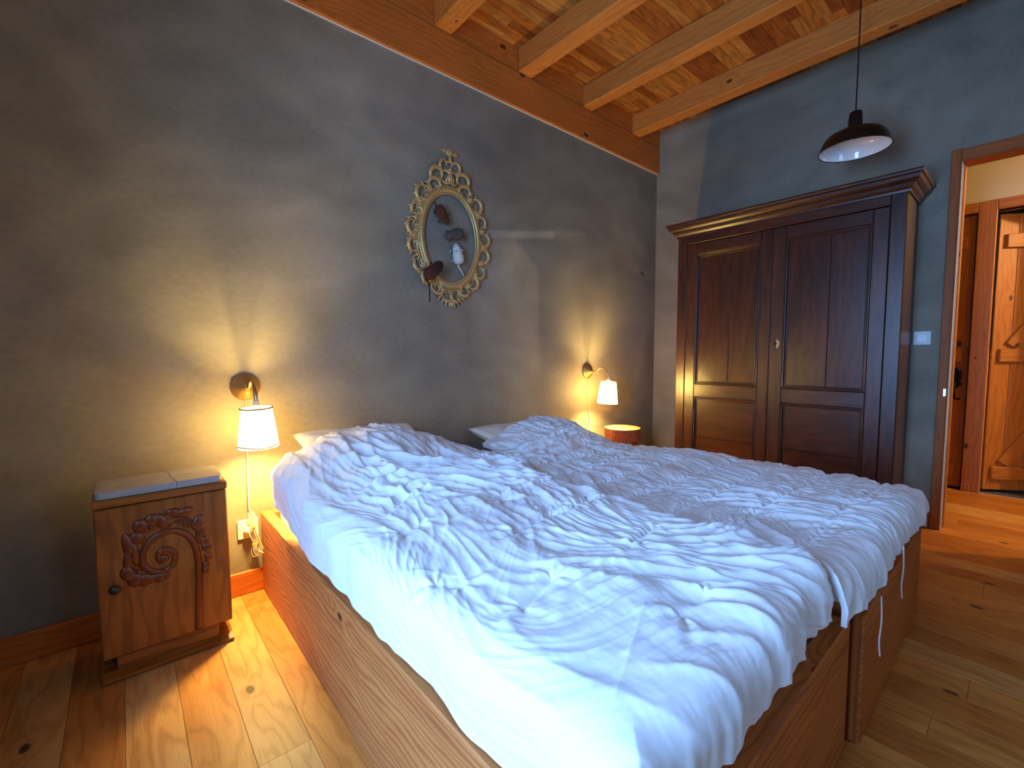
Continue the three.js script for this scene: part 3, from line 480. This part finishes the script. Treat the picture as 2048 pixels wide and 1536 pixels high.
// ---------------------------------------------------------------- wardrobe
{
  const X = 3.33, z0 = 0.428, z1 = 1.788, w = thing('wardrobe', 'tall dark brown wooden two door wardrobe with moulded cornice', 'wardrobe', [XR - 0.2, 0, (z0 + z1) / 2]);
  const ox = XR - 0.2, oz = (z0 + z1) / 2, B = (a, b, c, d, e, f, ...r) => span(a - ox, b - ox, c, d, e - oz, f - oz, ...r), back = XR - 0.018;
  part('side_panel', B(X + 0.03, back, 0.09, 1.975, z0, z0 + 0.025, 0.002, 1), M.ward, w); part('side_panel', B(X + 0.03, back, 0.09, 1.975, z1 - 0.025, z1, 0.002, 1, 0.5), M.ward, w);
  part('back_panel', B(back - 0.015, back, 0.05, 1.975, z0 + 0.026, z1 - 0.026, 0.001, 1), M.ward, w);
  part('stile', B(X, X + 0.03, 0.0, 1.975, z0, 0.5, 0.004, 1, 0.2, 0.1), M.ward, w); part('stile', B(X, X + 0.03, 0.0, 1.975, 1.716, z1, 0.004, 1, 0.9, 0.33), M.ward, w);
  part('frieze', B(X, X + 0.03, 1.908, 1.975, 0.5005, 1.7155, 0.003, 2, 0.4), M.ward, w); part('plinth_rail', B(X, X + 0.03, 0.02, 0.10, 0.5005, 1.7155, 0.003, 2, 0.7), M.ward, w);
  part('top_panel', B(X + 0.03, back, 1.9755, 1.995, z0, z1, 0.002, 2), M.ward, w); part('bottom_panel', B(X + 0.03, back, 0.06, 0.09, z0 + 0.026, z1 - 0.026, 0.002, 2), M.ward, w);
  // cornice: one profile swept round three sides with mitred corners
  const prof = [[0.0, 1.962], [0.010, 1.964], [0.012, 1.975], [0.024, 1.988], [0.030, 2.0], [0.030, 2.006], [0.040, 2.010], [0.052, 2.022], [0.058, 2.036], [0.058, 2.042], [0.066, 2.046], [0.070, 2.056], [0.068, 2.064], [0.0, 2.064]];
  const ring = prof.map(([o, y]) => [[back - ox, y, z0 - o - oz], [X - o - ox, y, z0 - o - oz], [X - o - ox, y, z1 + o - oz], [back - ox, y, z1 + o - oz]]), pos = [];
  for (let k = 0; k < ring.length - 1; k++) for (let s = 0; s < 3; s++) { const a = ring[k][s], b = ring[k][s + 1], c = ring[k + 1][s], d = ring[k + 1][s + 1]; pos.push(...a, ...b, ...c, ...b, ...d, ...c); }
  const T = ring[ring.length - 1]; pos.push(...T[0], ...T[1], ...T[2], ...T[0], ...T[2], ...T[3]);
  const cg = new THREE.BufferGeometry(); cg.setAttribute('position', new THREE.Float32BufferAttribute(pos, 3)); cg.computeVertexNormals();
  part('cornice', grainUV(cg, 2), M.ward, w);
  for (const [a, b, p0, p1, name] of [[0.502, 1.105, 0.578, 1.034, 0], [1.107, 1.714, 1.187, 1.640, 1]]) {
    const hold = new THREE.Group(); hold.name = 'door'; w.add(hold);
    const y0 = 0.104, y1 = 1.903, f = 0.002, rows = [[0.19, 0.742], [0.838, 1.822]];
    part('door_stile', B(X + f, X + f + 0.024, y0, y1, a, p0, 0.003, 1, a, 0.2), M.ward, hold); part('door_stile', B(X + f, X + f + 0.024, y0, y1, p1, b, 0.003, 1, b, 0.4), M.ward, hold);
    for (const [c, d] of [[y0, rows[0][0]], [rows[0][1], rows[1][0]], [rows[1][1], y1]]) part('door_rail', B(X + f, X + f + 0.024, c, d, p0 + 0.0005, p1 - 0.0005, 0.003, 2, c + a, 0.3), M.ward, hold);
    for (const [c, d] of rows) {
      const up = c > 0.5, cut = up ? (p0 + p1) / 2 + 0.022 : c + 0.24, rec = X + 0.016;
      const pan = (e, g, h, i, k) => part('panel', B(rec, rec + 0.01, c + e, d + g - (d - c) * 0, p0 + h, p1 + i, 0.0015, up ? 1 : 2, k, k * 0.7), M.wardPanel, hold);
      if (up) { part('panel', B(rec, rec + 0.01, c, d, p0, cut - 0.0008, 0.0015, 1, a, 0.1), M.wardPanel, hold); part('panel', B(rec + 0.0006, rec + 0.0106, c, d, cut + 0.0008, p1, 0.0015, 1, a + 0.8, 0.37), M.wardPanel, hold); }
      else { part('panel', B(rec, rec + 0.01, c, cut - 0.0008, p0, p1, 0.0015, 2, a, 0.1), M.wardPanel, hold); part('panel', B(rec + 0.0006, rec + 0.0106, cut + 0.0008, d, p0, p1, 0.0015, 2, a + 0.8, 0.37), M.wardPanel, hold); }
      // bead moulding inside the frame
      const bead = (p, q) => taperTube([p, p.clone().lerp(q, 0.5), q], 0.007, 8, 2), m = 0.006, xx = X + 0.011 - ox, c1 = V3(xx, c + m, p0 + m - oz), c2 = V3(xx, c + m, p1 - m - oz), c3 = V3(xx, d - m, p1 - m - oz), c4 = V3(xx, d - m, p0 + m - oz);
      const bead2 = (p, q) => taperTube([p, p.clone().lerp(q, 0.5), q], 0.004, 6, 2), k = 0.02, xr = X + 0.0155 - ox, e1 = V3(xr, c + k, p0 + k - oz), e2 = V3(xr, c + k, p1 - k - oz), e3 = V3(xr, d - k, p1 - k - oz), e4 = V3(xr, d - k, p0 + k - oz);
      part('moulding', [bead(c1, c2), bead(c2, c3), bead(c3, c4), bead(c4, c1), bead2(e1, e2), bead2(e2, e3), bead2(e3, e4), bead2(e4, e1)], M.ward, hold);
    }
    if (name) {
      const s = new THREE.Shape([V2(0, 0.033), V2(0.012, 0.008), V2(0.010, -0.006), V2(0, -0.033), V2(-0.010, -0.006), V2(-0.012, 0.008)]), g = new THREE.ExtrudeGeometry(s, { depth: 0.002, bevelEnabled: true, bevelSize: 0.001, bevelThickness: 0.0008, bevelSegments: 1 }); g.rotateY(-Math.PI / 2); g.translate(X - 0.0002 - ox, 1.135, 1.158 - oz);
      part('keyhole_plate', g, M.brass, hold); part('key', [taperTube([V3(X - 0.003 - ox, 1.137, 1.158 - oz), V3(X - 0.014 - ox, 1.137, 1.158 - oz), V3(X - 0.03 - ox, 1.137, 1.158 - oz)], 0.003, 8), new THREE.TorusGeometry(0.010, 0.003, 8, 18).translate(X - 0.04 - ox, 1.137, 1.158 - oz)], M.iron, hold);
    }
  }
}
// ---------------------------------------------------------------- wall lamps
const shadeMat = new THREE.MeshPhysicalMaterial({ color: 0xfdf3dc, roughness: 1, transmission: 0.8, thickness: 0, specularIntensity: 0.1 });
const trimMat = new THREE.MeshPhysicalMaterial({ color: 0xb07a52, roughness: 0.9 });
function wallLamp(label, x, y, cord) {
  const l = thing('wall_lamp', label, 'lamp', [x, y, 0], 0, 'lit wall lamps with cream shades');
  part('backplate', lathe([[0, 0.0002], [0.058, 0.0002], [0.0585, 0.006], [0.057, 0.011], [0.050, 0.014], [0.047, 0.019], [0.039, 0.023], [0.036, 0.028], [0.028, 0.033], [0.020, 0.040], [0.012, 0.047], [0.010, 0.055], [0, 0.056]], 48, 'z').translate(0, 0, 0.0008), M.bronze, l);
  part('arm', taperTube([V3(0, 0, 0.05), V3(0, -0.002, 0.075), V3(0, 0.006, 0.095), V3(0, 0.022, 0.115), V3(0, 0.030, 0.142), V3(0, 0.022, 0.168), V3(0, 0.002, 0.188), V3(0, -0.018, 0.2)], 0.0055, 10), M.bronze, l);
  part('joint', taperTube([V3(0, -0.010, 0.196), V3(0, -0.03, 0.205), V3(0, -0.046, 0.207)], 0.008, 12), M.brass, l);
  part('socket_cup', lathe([[0.0, 0], [0.010, 0], [0.011, -0.012], [0.019, -0.016], [0.019, -0.052], [0.0, -0.052]], 24).translate(0, -0.046, 0.207), M.cream, l);
  const H = 0.162, R0 = 0.0565, R1 = 0.0755, top = -0.075;
  const sh = new THREE.Group(); sh.name = 'shade'; l.add(sh); sh.position.set(0, top, 0.207); sh.rotation.set(0.03, 0, x < 1 ? 0.03 : -0.03);
  const cone = new THREE.CylinderGeometry(R0, R1, H, 48, 6, true); cone.translate(0, -H / 2, 0);
  part('cloth', cone, shadeMat, sh, 'glowing cream fabric cone');
  const loop = (r, y, w) => taperTube(Array.from({ length: 24 }, (_, k) => V3(Math.cos(k / 24 * 6.2832) * r, y + (y < -0.1 ? 0.0035 * Math.sin(k / 24 * 6.2832 * 3) : 0), Math.sin(k / 24 * 6.2832) * r)), w, 6, 60, 1, true);
  part('piping', loop(R0 + 0.002, -0.001, 0.0036), trimMat, sh); part('piping', loop(R1 + 0.0015, -H + 0.008, 0.003), trimMat, sh);
  for (const k of [0, 1, 2]) part('spider_wire', taperTube([V3(Math.cos(k * 2.094) * R0, -0.004, Math.sin(k * 2.094) * R0), V3(Math.cos(k * 2.094) * 0.035, -0.012, Math.sin(k * 2.094) * 0.035), V3(Math.cos(k * 2.094) * 0.018, -0.012, Math.sin(k * 2.094) * 0.018)], 0.0012, 5), M.brass, sh);
  part('bulb', blob(0.019, 0.032, 0.019, 0, -0.078, 0, 0, 20, 14), new THREE.MeshStandardMaterial({ color: 0xffffff, emissive: LAMP_COLOR, emissiveIntensity: 8 }), sh);
  part('cord', taperTube(cord.map(([a, b, c]) => V3(a - x, b - y, c)), 0.0026, 7, 80), M.cream, l);
  const p = new THREE.PointLight(LAMP_COLOR, LAMP_POWER, 0, 2); p.name = 'wall_lamp_light'; p.position.set(x, y + top - 0.078, 0.207); p.castShadow = true; p.shadow.radius = 1.8; scene.add(p);
  return l;
}
{
  const a = wallLamp('wall lamp glowing above the socket beside the nightstand', 0.408, 0.935, [[0.408, 0.877, 0.012], [0.405, 0.83, 0.012], [0.403, 0.66, 0.014], [0.400, 0.5, 0.016], [0.399, 0.40, 0.022], [0.402, 0.37, 0.03]]);
  const P = (x, y, z) => V3(x - 0.408, y - 0.935, z);
  const loops = []; for (let k = 0; k < 4; k++) { const o = k * 0.005, z = 0.028 + 0.004 * k; loops.push(taperTube([P(0.392 + o, 0.375 - 0.006 * k, z), P(0.402 + o * 0.5, 0.30, z + 0.004), P(0.408 + o, 0.235, z), P(0.400 + o * 1.6, 0.195, z), P(0.408 + o * 2.2, 0.168 + 0.005 * k, z + 0.002), P(0.420 + o * 2, 0.175, z + 0.004), P(0.418 + o, 0.235, z + 0.006), P(0.41 + o * 0.4, 0.30, z + 0.006), P(0.404 + o * 0.8, 0.385 - 0.004 * k, z + 0.004)], 0.0024, 6, 60)); }
  part('cord_bundle', loops, M.cream, a, 'cream cord bundled in loops');
  for (const [y, x, r] of [[0.308, 0.408, 0.011], [0.232, 0.415, 0.013]]) { const g = new THREE.TorusGeometry(r, 0.0022, 8, 24); g.rotateX(Math.PI / 2 - 0.15); g.rotateZ(0.2); g.translate(x - 0.408, y - 0.935, 0.037); part('tie', g, M.tie, a, 'yellow cable tie'); }
  part('plug', [lathe([[0, 0], [0.017, 0], [0.0175, 0.02], [0.008, 0.03], [0, 0.03]], 24, 'z').translate(0.392 - 0.408, 0.292 - 0.935, 0.0105), taperTube([P(0.392, 0.292, 0.038), P(0.394, 0.275, 0.046), P(0.4, 0.255, 0.044), P(0.407, 0.235, 0.036)], 0.0024, 6)], M.cream, a);
  wallLamp('wall lamp glowing above the log stool', 2.755, 0.938, [[2.755, 0.88, 0.012], [2.757, 0.80, 0.013], [2.768, 0.66, 0.014], [2.785, 0.52, 0.015], [2.79, 0.3, 0.018], [2.79, 0.12, 0.02]]);
  const s = thing('wall_socket', 'cream square wall socket above the skirting', 'socket', [0.394, 0.295, 0]);
  part('plate', chamferBox(0.082, 0.086, 0.0095, 0.003, 0, 0, 0.005), M.plastic, s); part('insert', chamferBox(0.05, 0.052, 0.003, 0.001, 0, 0, 0.0088), M.plastic, s);
  part('recess_ring', new THREE.TorusGeometry(0.0205, 0.0015, 8, 32).translate(-0.002, -0.003, 0.0104), M.plastic, s);
}
// ---------------------------------------------------------------- light switch, hook, pendant, stool
{
  const s = thing('light_switch', 'silver grey rocker light switch between wardrobe and doorway', 'switch', [XR, 1.163, 1.836], -Math.PI / 2);
  part('plate', chamferBox(0.082, 0.084, 0.009, 0.003, 0, 0, 0.0047), flat(0xc4c6c6, 0.35), s); part('rocker', chamferBox(0.05, 0.05, 0.006, 0.002, 0, 0, 0.0085), flat(0xd0d2d2, 0.3), s);
  const h = thing('wall_hook', 'small dark hook in the grey wall near the corner', 'hook', [3.476, 1.773, 0]);
  part('shank', taperTube([V3(0, 0.008, 0.0005), V3(0, 0.004, 0.012), V3(0, -0.012, 0.018), V3(0, -0.02, 0.026), V3(0, -0.012, 0.034)], 0.0035, 8), flat(0x554f48, 0.4, 0.6), h); part('boss', lathe([[0, 0.0003], [0.011, 0.0003], [0.009, 0.006], [0, 0.008]], 20, 'z'), flat(0x554f48, 0.4, 0.6), h);
}
{
  const p = thing('pendant_lamp', 'black enamel pendant lamp with white inside on long cord', 'pendant lamp', [3.08, CEIL, 1.588]);
  const rim = 2.183 - CEIL, R = 0.163;
  part('canopy', lathe([[0, -0.0006], [0.045, -0.0006], [0.045, -0.02], [0.014, -0.042], [0, -0.042]], 32), flat(0xc98f52, 0.5), p);
  part('cord', taperTube([V3(0, -0.04, 0), V3(0.001, -0.35, 0), V3(0, rim + 0.19, 0)], 0.0034, 8), M.cable, p);
  part('neck', lathe([[0, 0.2], [0.022, 0.2], [0.029, 0.195], [0.031, 0.17], [0.035, 0.105], [0.040, 0.098], [0.034, 0.0945], [0.0, 0.0945]], 32).translate(0, rim, 0), M.black, p);
  const out = [[0.034, 0.098], [0.05, 0.099], [0.075, 0.097], [0.10, 0.091], [0.125, 0.078], [0.142, 0.058], [0.152, 0.035], [0.159, 0.010], [R, 0.0]], inn = out.slice().reverse().map(([r, y], i) => [r - 0.002, Math.max(y - 0.002, 0.0005)]);
  part('shade', lathe(out, 64).translate(0, rim, 0), M.black, p);
  part('shade_lining', lathe(inn, 64).translate(0, rim, 0), M.enamel, p, 'glossy white enamel inside');
  part('rim', new THREE.TorusGeometry(R - 0.0005, 0.0024, 8, 80).rotateX(Math.PI / 2).translate(0, rim, 0), M.black, p);
  part('bulb_holder', lathe([[0, 0.094], [0.02, 0.094], [0.02, 0.062], [0, 0.062]], 20).translate(0, rim, 0), M.black, p);
}
{
  const cx = 2.885, cz = 0.245, y1 = 0.508, R = 0.135, t = 0.092, rnd = random(88), s = thing('log_stool', 'small stool of a log slice on splayed wooden legs', 'stool', [cx, 0, cz]);
  const seat = (() => { const n = 56, pts = []; for (let k = 0; k < n; k++) { const a = k / n * 6.2832, r = R * (1 + 0.03 * noise(Math.cos(a) * 1.5 + 5, Math.sin(a) * 1.5, 31) + 0.012 * noise(Math.cos(a) * 7, Math.sin(a) * 7, 32)); pts.push(V2(Math.cos(a) * r, Math.sin(a) * r)); } const g = new THREE.ExtrudeGeometry(new THREE.Shape(pts), { depth: t - 0.006, bevelEnabled: true, bevelSize: 0.003, bevelThickness: 0.003, bevelOffset: -0.003, bevelSegments: 2, steps: 8 }); g.rotateX(-Math.PI / 2); g.translate(0, y1 - t + 0.003, 0); return g; })();
  const ringT = texture(512, 512, (u, v) => { const d = Math.hypot(u - 0.5, v - 0.5) * 2 + 0.03 * fbm(u * 4, v * 4, 61, 2), r = 0.5 + 0.5 * Math.sin(d * 90); return mixc(rgb('#d79f63'), rgb('#b5733c'), clamp(0.55 * r + 0.3 * fbm(u * 8, v * 8, 62, 2) + 0.2, 0, 1)); });
  const barkT = texture(512, 256, (u, v) => mixc(rgb('#b5683a'), rgb('#7a3c1e'), clamp(0.5 + 0.7 * fbm(u * 24, v * 6, 63, 3, 24, 6) + 0.25 * noise(u * 90, v * 20, 64, 90, 20), 0, 1)));
  const sp = seat.attributes.position, sn = seat.attributes.normal, suv = new Float32Array(sp.count * 2); for (let i = 0; i < sp.count; i++) { const upw = Math.abs(sn.getY(i)) > 0.7; suv[2 * i] = upw ? sp.getX(i) / (2 * R) + 0.5 : Math.atan2(sp.getZ(i), sp.getX(i)) / 6.2832 * 3; suv[2 * i + 1] = upw ? sp.getZ(i) / (2 * R) + 0.5 : sp.getY(i) * 4; } seat.setAttribute('uv', new THREE.BufferAttribute(suv, 2));
  const groupsTop = wood(ringT, '#ffffff', 0.7, 0.0005), bark = wood(barkT, '#ffffff', 0.85, 0.003);
  seat.clearGroups(); const idx = []; for (let i = 0; i < sp.count; i += 3) idx.push(i); const up = idx.filter((i) => Math.abs(sn.getY(i)) > 0.7), sd = idx.filter((i) => Math.abs(sn.getY(i)) <= 0.7);
  const pick = (list) => { const g = new THREE.BufferGeometry(); for (const [k, n] of [['position', 3], ['normal', 3], ['uv', 2]]) { const src = seat.attributes[k].array, a = new Float32Array(list.length * 3 * n); list.forEach((i, q) => a.set(src.slice(i * n, (i + 3) * n), q * 3 * n)); g.setAttribute(k, new THREE.BufferAttribute(a, n)); } return g; };
  const sl = part('seat', pick(up.filter((i) => sn.getY(i) > 0)), groupsTop, s); part('seat_underside', pick(up.filter((i) => sn.getY(i) < 0)), groupsTop, sl); part('bark', pick(sd), bark, sl);
  for (const [a, k] of [[0.9, 0], [2.7, 1], [4.0, 2], [5.6, 3]]) { const c = Math.cos(a), d = Math.sin(a); part('leg', taperTube([V3(c * 0.085, y1 - t + 0.01, d * 0.085), V3(c * 0.10, 0.2, d * 0.10), V3(c * 0.125, 0.0, d * 0.125)], (q) => lerp(0.024, 0.019, q) * (1 + 0.06 * Math.sin(q * 9 + k)), 10, 16), wood(barkT, '#e8b890', 0.8, 0.002), s); }
}
// ---------------------------------------------------------------- gilt frame and the toy mice
{
  const gilt = new THREE.MeshPhysicalMaterial({ color: 0xd2b074, roughness: 0.38, metalness: 0.45, bumpMap: texture(256, 256, (u, v) => 0.5 + 0.4 * fbm(u * 12, v * 12, 91, 3, 12, 12), false), bumpScale: 0.002 });
  const cx = 1.489, cy = 1.749, f = thing('oval_frame', 'ornate empty gilt oval frame with scrollwork on grey wall', 'picture frame', [cx, cy, 0]);
  const ell = (a, b, n = 72) => Array.from({ length: n }, (_, k) => V3(Math.cos(k / n * 6.2832) * a, Math.sin(k / n * 6.2832) * b, 0));
  const band = (a, b, r, z, fl = 1) => taperTube(ell(a, b).map((p) => p.setZ(z)), r, 10, 180, fl, true);
  part('oval_band', [band(0.196, 0.272, 0.0105, 0.022), band(0.181, 0.257, 0.006, 0.017), band(0.209, 0.285, 0.006, 0.016)], gilt, f);
  const beads = []; for (let k = 0; k < 150; k++) { const a = k / 150 * 6.2832; beads.push(new THREE.IcosahedronGeometry(0.0042, 1).translate(Math.cos(a) * 0.2035, Math.sin(a) * 0.2795, 0.026)); }
  part('beading', beads, gilt, f);
  // a scroll: an arc that curls in at both ends; (x, y) centre, r size, a turn, s handedness
  const curl = (x, y, r, a, s, k = 1) => { const pts = []; for (let q = 0; q <= 34; q++) { const t = q / 34 * 2 - 1, e = t * 2.35 + 0.2 * Math.cos(t * 3), sh = 1 - (t < 0 ? 0.62 : 0.46) * Math.pow(Math.abs(t), 2.4), ex = Math.sin(e) * r * sh * s, ey = (Math.cos(e)) * r * sh; pts.push(V3(x + ex * Math.cos(a) - ey * Math.sin(a), y + ex * Math.sin(a) + ey * Math.cos(a), 0.017 + 0.006 * Math.cos(t * 3))); } return taperTube(pts, (t) => r * 0.235 * k * (0.42 + 0.65 * Math.sin(t * Math.PI)), 8, 70, 0.8); };
  const leafy = (x, y, a, l, w) => { const pts = [0, 0.3, 0.65, 1].map((t) => V3(x + Math.cos(a + 0.5 * t) * l * t, y + Math.sin(a + 0.5 * t) * l * t, 0.016 + 0.006 * Math.sin(t * 3))); return taperTube(pts, (t) => w * (1.05 - t) * (0.6 + 0.8 * t), 7, 14, 0.7); };
  const add = (g, n = 'scroll') => part(n, g, gilt, f);
  for (const s of [-1, 1]) {
    const at = (deg, k = 1) => { const a = deg * Math.PI / 180; return [Math.cos(a) * (0.209 + 0.036 * k) * s, Math.sin(a) * (0.285 + 0.036 * k)]; };
    const out = (deg) => { const a = deg * Math.PI / 180, v = V2(Math.cos(a) / 0.209 * s, Math.sin(a) / 0.285); return Math.atan2(v.y, v.x) - Math.PI / 2; };
    for (const [deg, r, k, flip] of [[64, 0.046, 0.6, 1], [44, 0.050, 0.85, -1], [24, 0.040, 0.7, 1], [6, 0.046, 0.75, -1], [-13, 0.046, 0.75, 1], [-32, 0.044, 0.75, -1], [-50, 0.042, 0.7, 1], [-67, 0.040, 0.65, -1]]) {
      const [x, y] = at(deg, k), o = out(deg);
      add(curl(x, y, r, o + 0.5 * flip * s, s * flip)); add(curl(x * 0.97, y * 0.97, r * 0.5, o + Math.PI - 0.6 * flip * s, s * flip, 1.3)); { const u = o + 1.57 + 1.5 * flip * s; add(leafy(x + Math.cos(u) * r * 0.9, y + Math.sin(u) * r * 0.9, u + 0.6, r * 0.9, 0.011), 'leaf'); add(leafy(x + Math.cos(u) * r * 0.8, y + Math.sin(u) * r * 0.8, u - 1.1, r * 0.7, 0.009), 'leaf'); }
      for (const d of [-0.9, 0, 0.9]) add(leafy(x + Math.cos(o + 1.57 + d) * r * 0.85, y + Math.sin(o + 1.57 + d) * r * 0.85, o + 1.57 + d * 0.5 - 0.25, r * 0.62, 0.0095), 'leaf');
    }
    for (const deg of [54, 34, 15, -3.5, -22.5, -41, -58.5, -75]) {                // acanthus tufts between the scrolls
      const [x, y] = at(deg, 0.25), o = out(deg) + 1.57;
      for (const [d, l, w] of [[-0.75, 0.05, 0.0105], [0.0, 0.058, 0.0115], [0.7, 0.05, 0.0105]]) add(leafy(x, y, o + d - 0.25, l, w), 'leaf');
      add(blob(0.010, 0.010, 0.009, x + Math.cos(o) * 0.022, y + Math.sin(o) * 0.022, 0.022), 'boss');
    }
    // crest: stacked scrolls over the oval
    add(curl(s * 0.085, 0.338, 0.048, -s * 0.5, s, 1.1)); add(curl(s * 0.036, 0.345, 0.042, s * 1.5, s, 1.1)); add(curl(s * 0.033, 0.405, 0.036, -s * 1.1, -s, 1.1)); add(curl(s * 0.026, 0.455, 0.028, s * 1.9, s, 1.1));
    add(curl(s * 0.03, -0.328, 0.036, Math.PI - s * 0.6, -s, 1.1));
    for (const [x, a] of [[0.012, 1.75], [0.024, 2.2], [0.034, 2.6]]) add(leafy(s * x, 0.478, s > 0 ? Math.PI - a - 0.25 : a - 0.25, 0.03, 0.009), 'leaf');
    for (const [x, y, a] of [[0.012, -0.36, 1.75], [0.03, -0.35, 2.0], [0.048, -0.342, 2.25], [0.066, -0.332, 2.5]]) add(leafy(s * x, y, s > 0 ? -(Math.PI - a) - 0.25 : -a - 0.25, 0.046, 0.009), 'leaf');
  }
  add(leafy(0, 0.47, 1.32, 0.045, 0.012), 'leaf'); add(leafy(0, -0.355, -1.82, 0.055, 0.012), 'leaf'); add(curl(0, 0.318, 0.03, 0, 1, 1.2)); add(blob(0.012, 0.012, 0.01, 0, 0.39, 0.022), 'boss');
  part('backing', [taperTube(ell(0.222, 0.298).map((p) => p.setZ(0.0085)), 0.0075, 6, 120, 1, true)], gilt, f);
}
function mouse(name, label, color, [x, y], turn, len, tail, fuzzy, z = 0.004) {
  const m = thing(name, label, 'toy mouse', [x, y, z], 0, 'felt toy mice pinned inside the frame'); m.rotation.z = turn;   // nose along +x
  const mat = new THREE.MeshPhysicalMaterial({ color, roughness: 0.95, sheen: 0.4, sheenRoughness: 0.5, sheenColor: new THREE.Color(color) });
  const prof = [[0, -0.5], [0.14, -0.49], [0.22, -0.44], [0.265, -0.32], [0.27, -0.15], [0.245, 0.0], [0.21, 0.1], [0.20, 0.16], [0.21, 0.23], [0.19, 0.32], [0.12, 0.42], [0.05, 0.49], [0, 0.505]].map(([r, q]) => [r * len, q * len]);
  const g = mergeVertices(lathe(prof, 28).rotateZ(-Math.PI / 2)), p = g.attributes.position;
  for (let i = 0; i < p.count; i++) { const a = p.getX(i), b = p.getY(i), c = p.getZ(i), k = 1 + fuzzy * (noise(a * 260, b * 260 + c * 190, 7) + 0.6 * noise(a * 600, c * 600 + b * 300, 8)); p.setXYZ(i, a, b * k, c * k + 0.27 * len); }
  g.computeVertexNormals();
  part('body', g, mat, m);
  for (const s of [-1, 1]) part('ear', blob(0.035 * len, 0.085 * len, 0.085 * len, 0.14 * len, s * 0.17 * len, 0.43 * len, s * 0.4), mat, m);
  for (const s of [-1, 1]) part('eye', blob(0.022 * len, 0.022 * len, 0.022 * len, 0.335 * len, s * 0.125 * len, 0.40 * len), M.black, m);
  for (const [px, s] of [[0.18, 1], [0.18, -1], [-0.3, 1], [-0.3, -1]]) part('paw', blob(0.06 * len, 0.035 * len, 0.03 * len, px * len, s * 0.24 * len, 0.06 * len), mat, m);
  part('tail', taperTube(tail.map(([a, b]) => V3(a * len, b * len, 0.16 * len)), (t) => lerp(0.045, 0.022, t) * len, 7, 24), mat, m);
  return m;
}
mouse('toy_mouse', 'brown toy mouse with raised tail inside the gilt frame', 0x4a2716, [1.425, 1.868], -0.95, 0.115, [[-0.48, 0], [-0.6, 0.01], [-0.68, 0.0], [-0.74, -0.01]], 0.05);
mouse('toy_mouse', 'fuzzy grey toy mouse inside the gilt frame', 0x4e4743, [1.497, 1.770], -2.85, 0.125, [[-0.48, 0], [-0.62, 0.1], [-0.7, 0.25], [-0.62, 0.4]], 0.16);
mouse('toy_mouse', 'white toy mouse with long tail inside the gilt frame', 0xd8d2c8, [1.524, 1.664], 1.78, 0.118, [[-0.48, 0], [-0.7, -0.05], [-0.9, -0.16], [-1.1, -0.22]], 0.015);
mouse('toy_mouse', 'dark reddish brown toy mouse clinging to the rim of the gilt frame', 0x3c1712, [1.335, 1.545], 0.75, 0.135, [[-0.46, -0.05], [-0.6, -0.35], [-0.85, -0.65], [-1.05, -0.85]], 0.06, 0.05);

scene.traverse((o) => { if (o.isMesh) o.castShadow = o.receiveShadow = true; });
renderer.render(scene, camera);
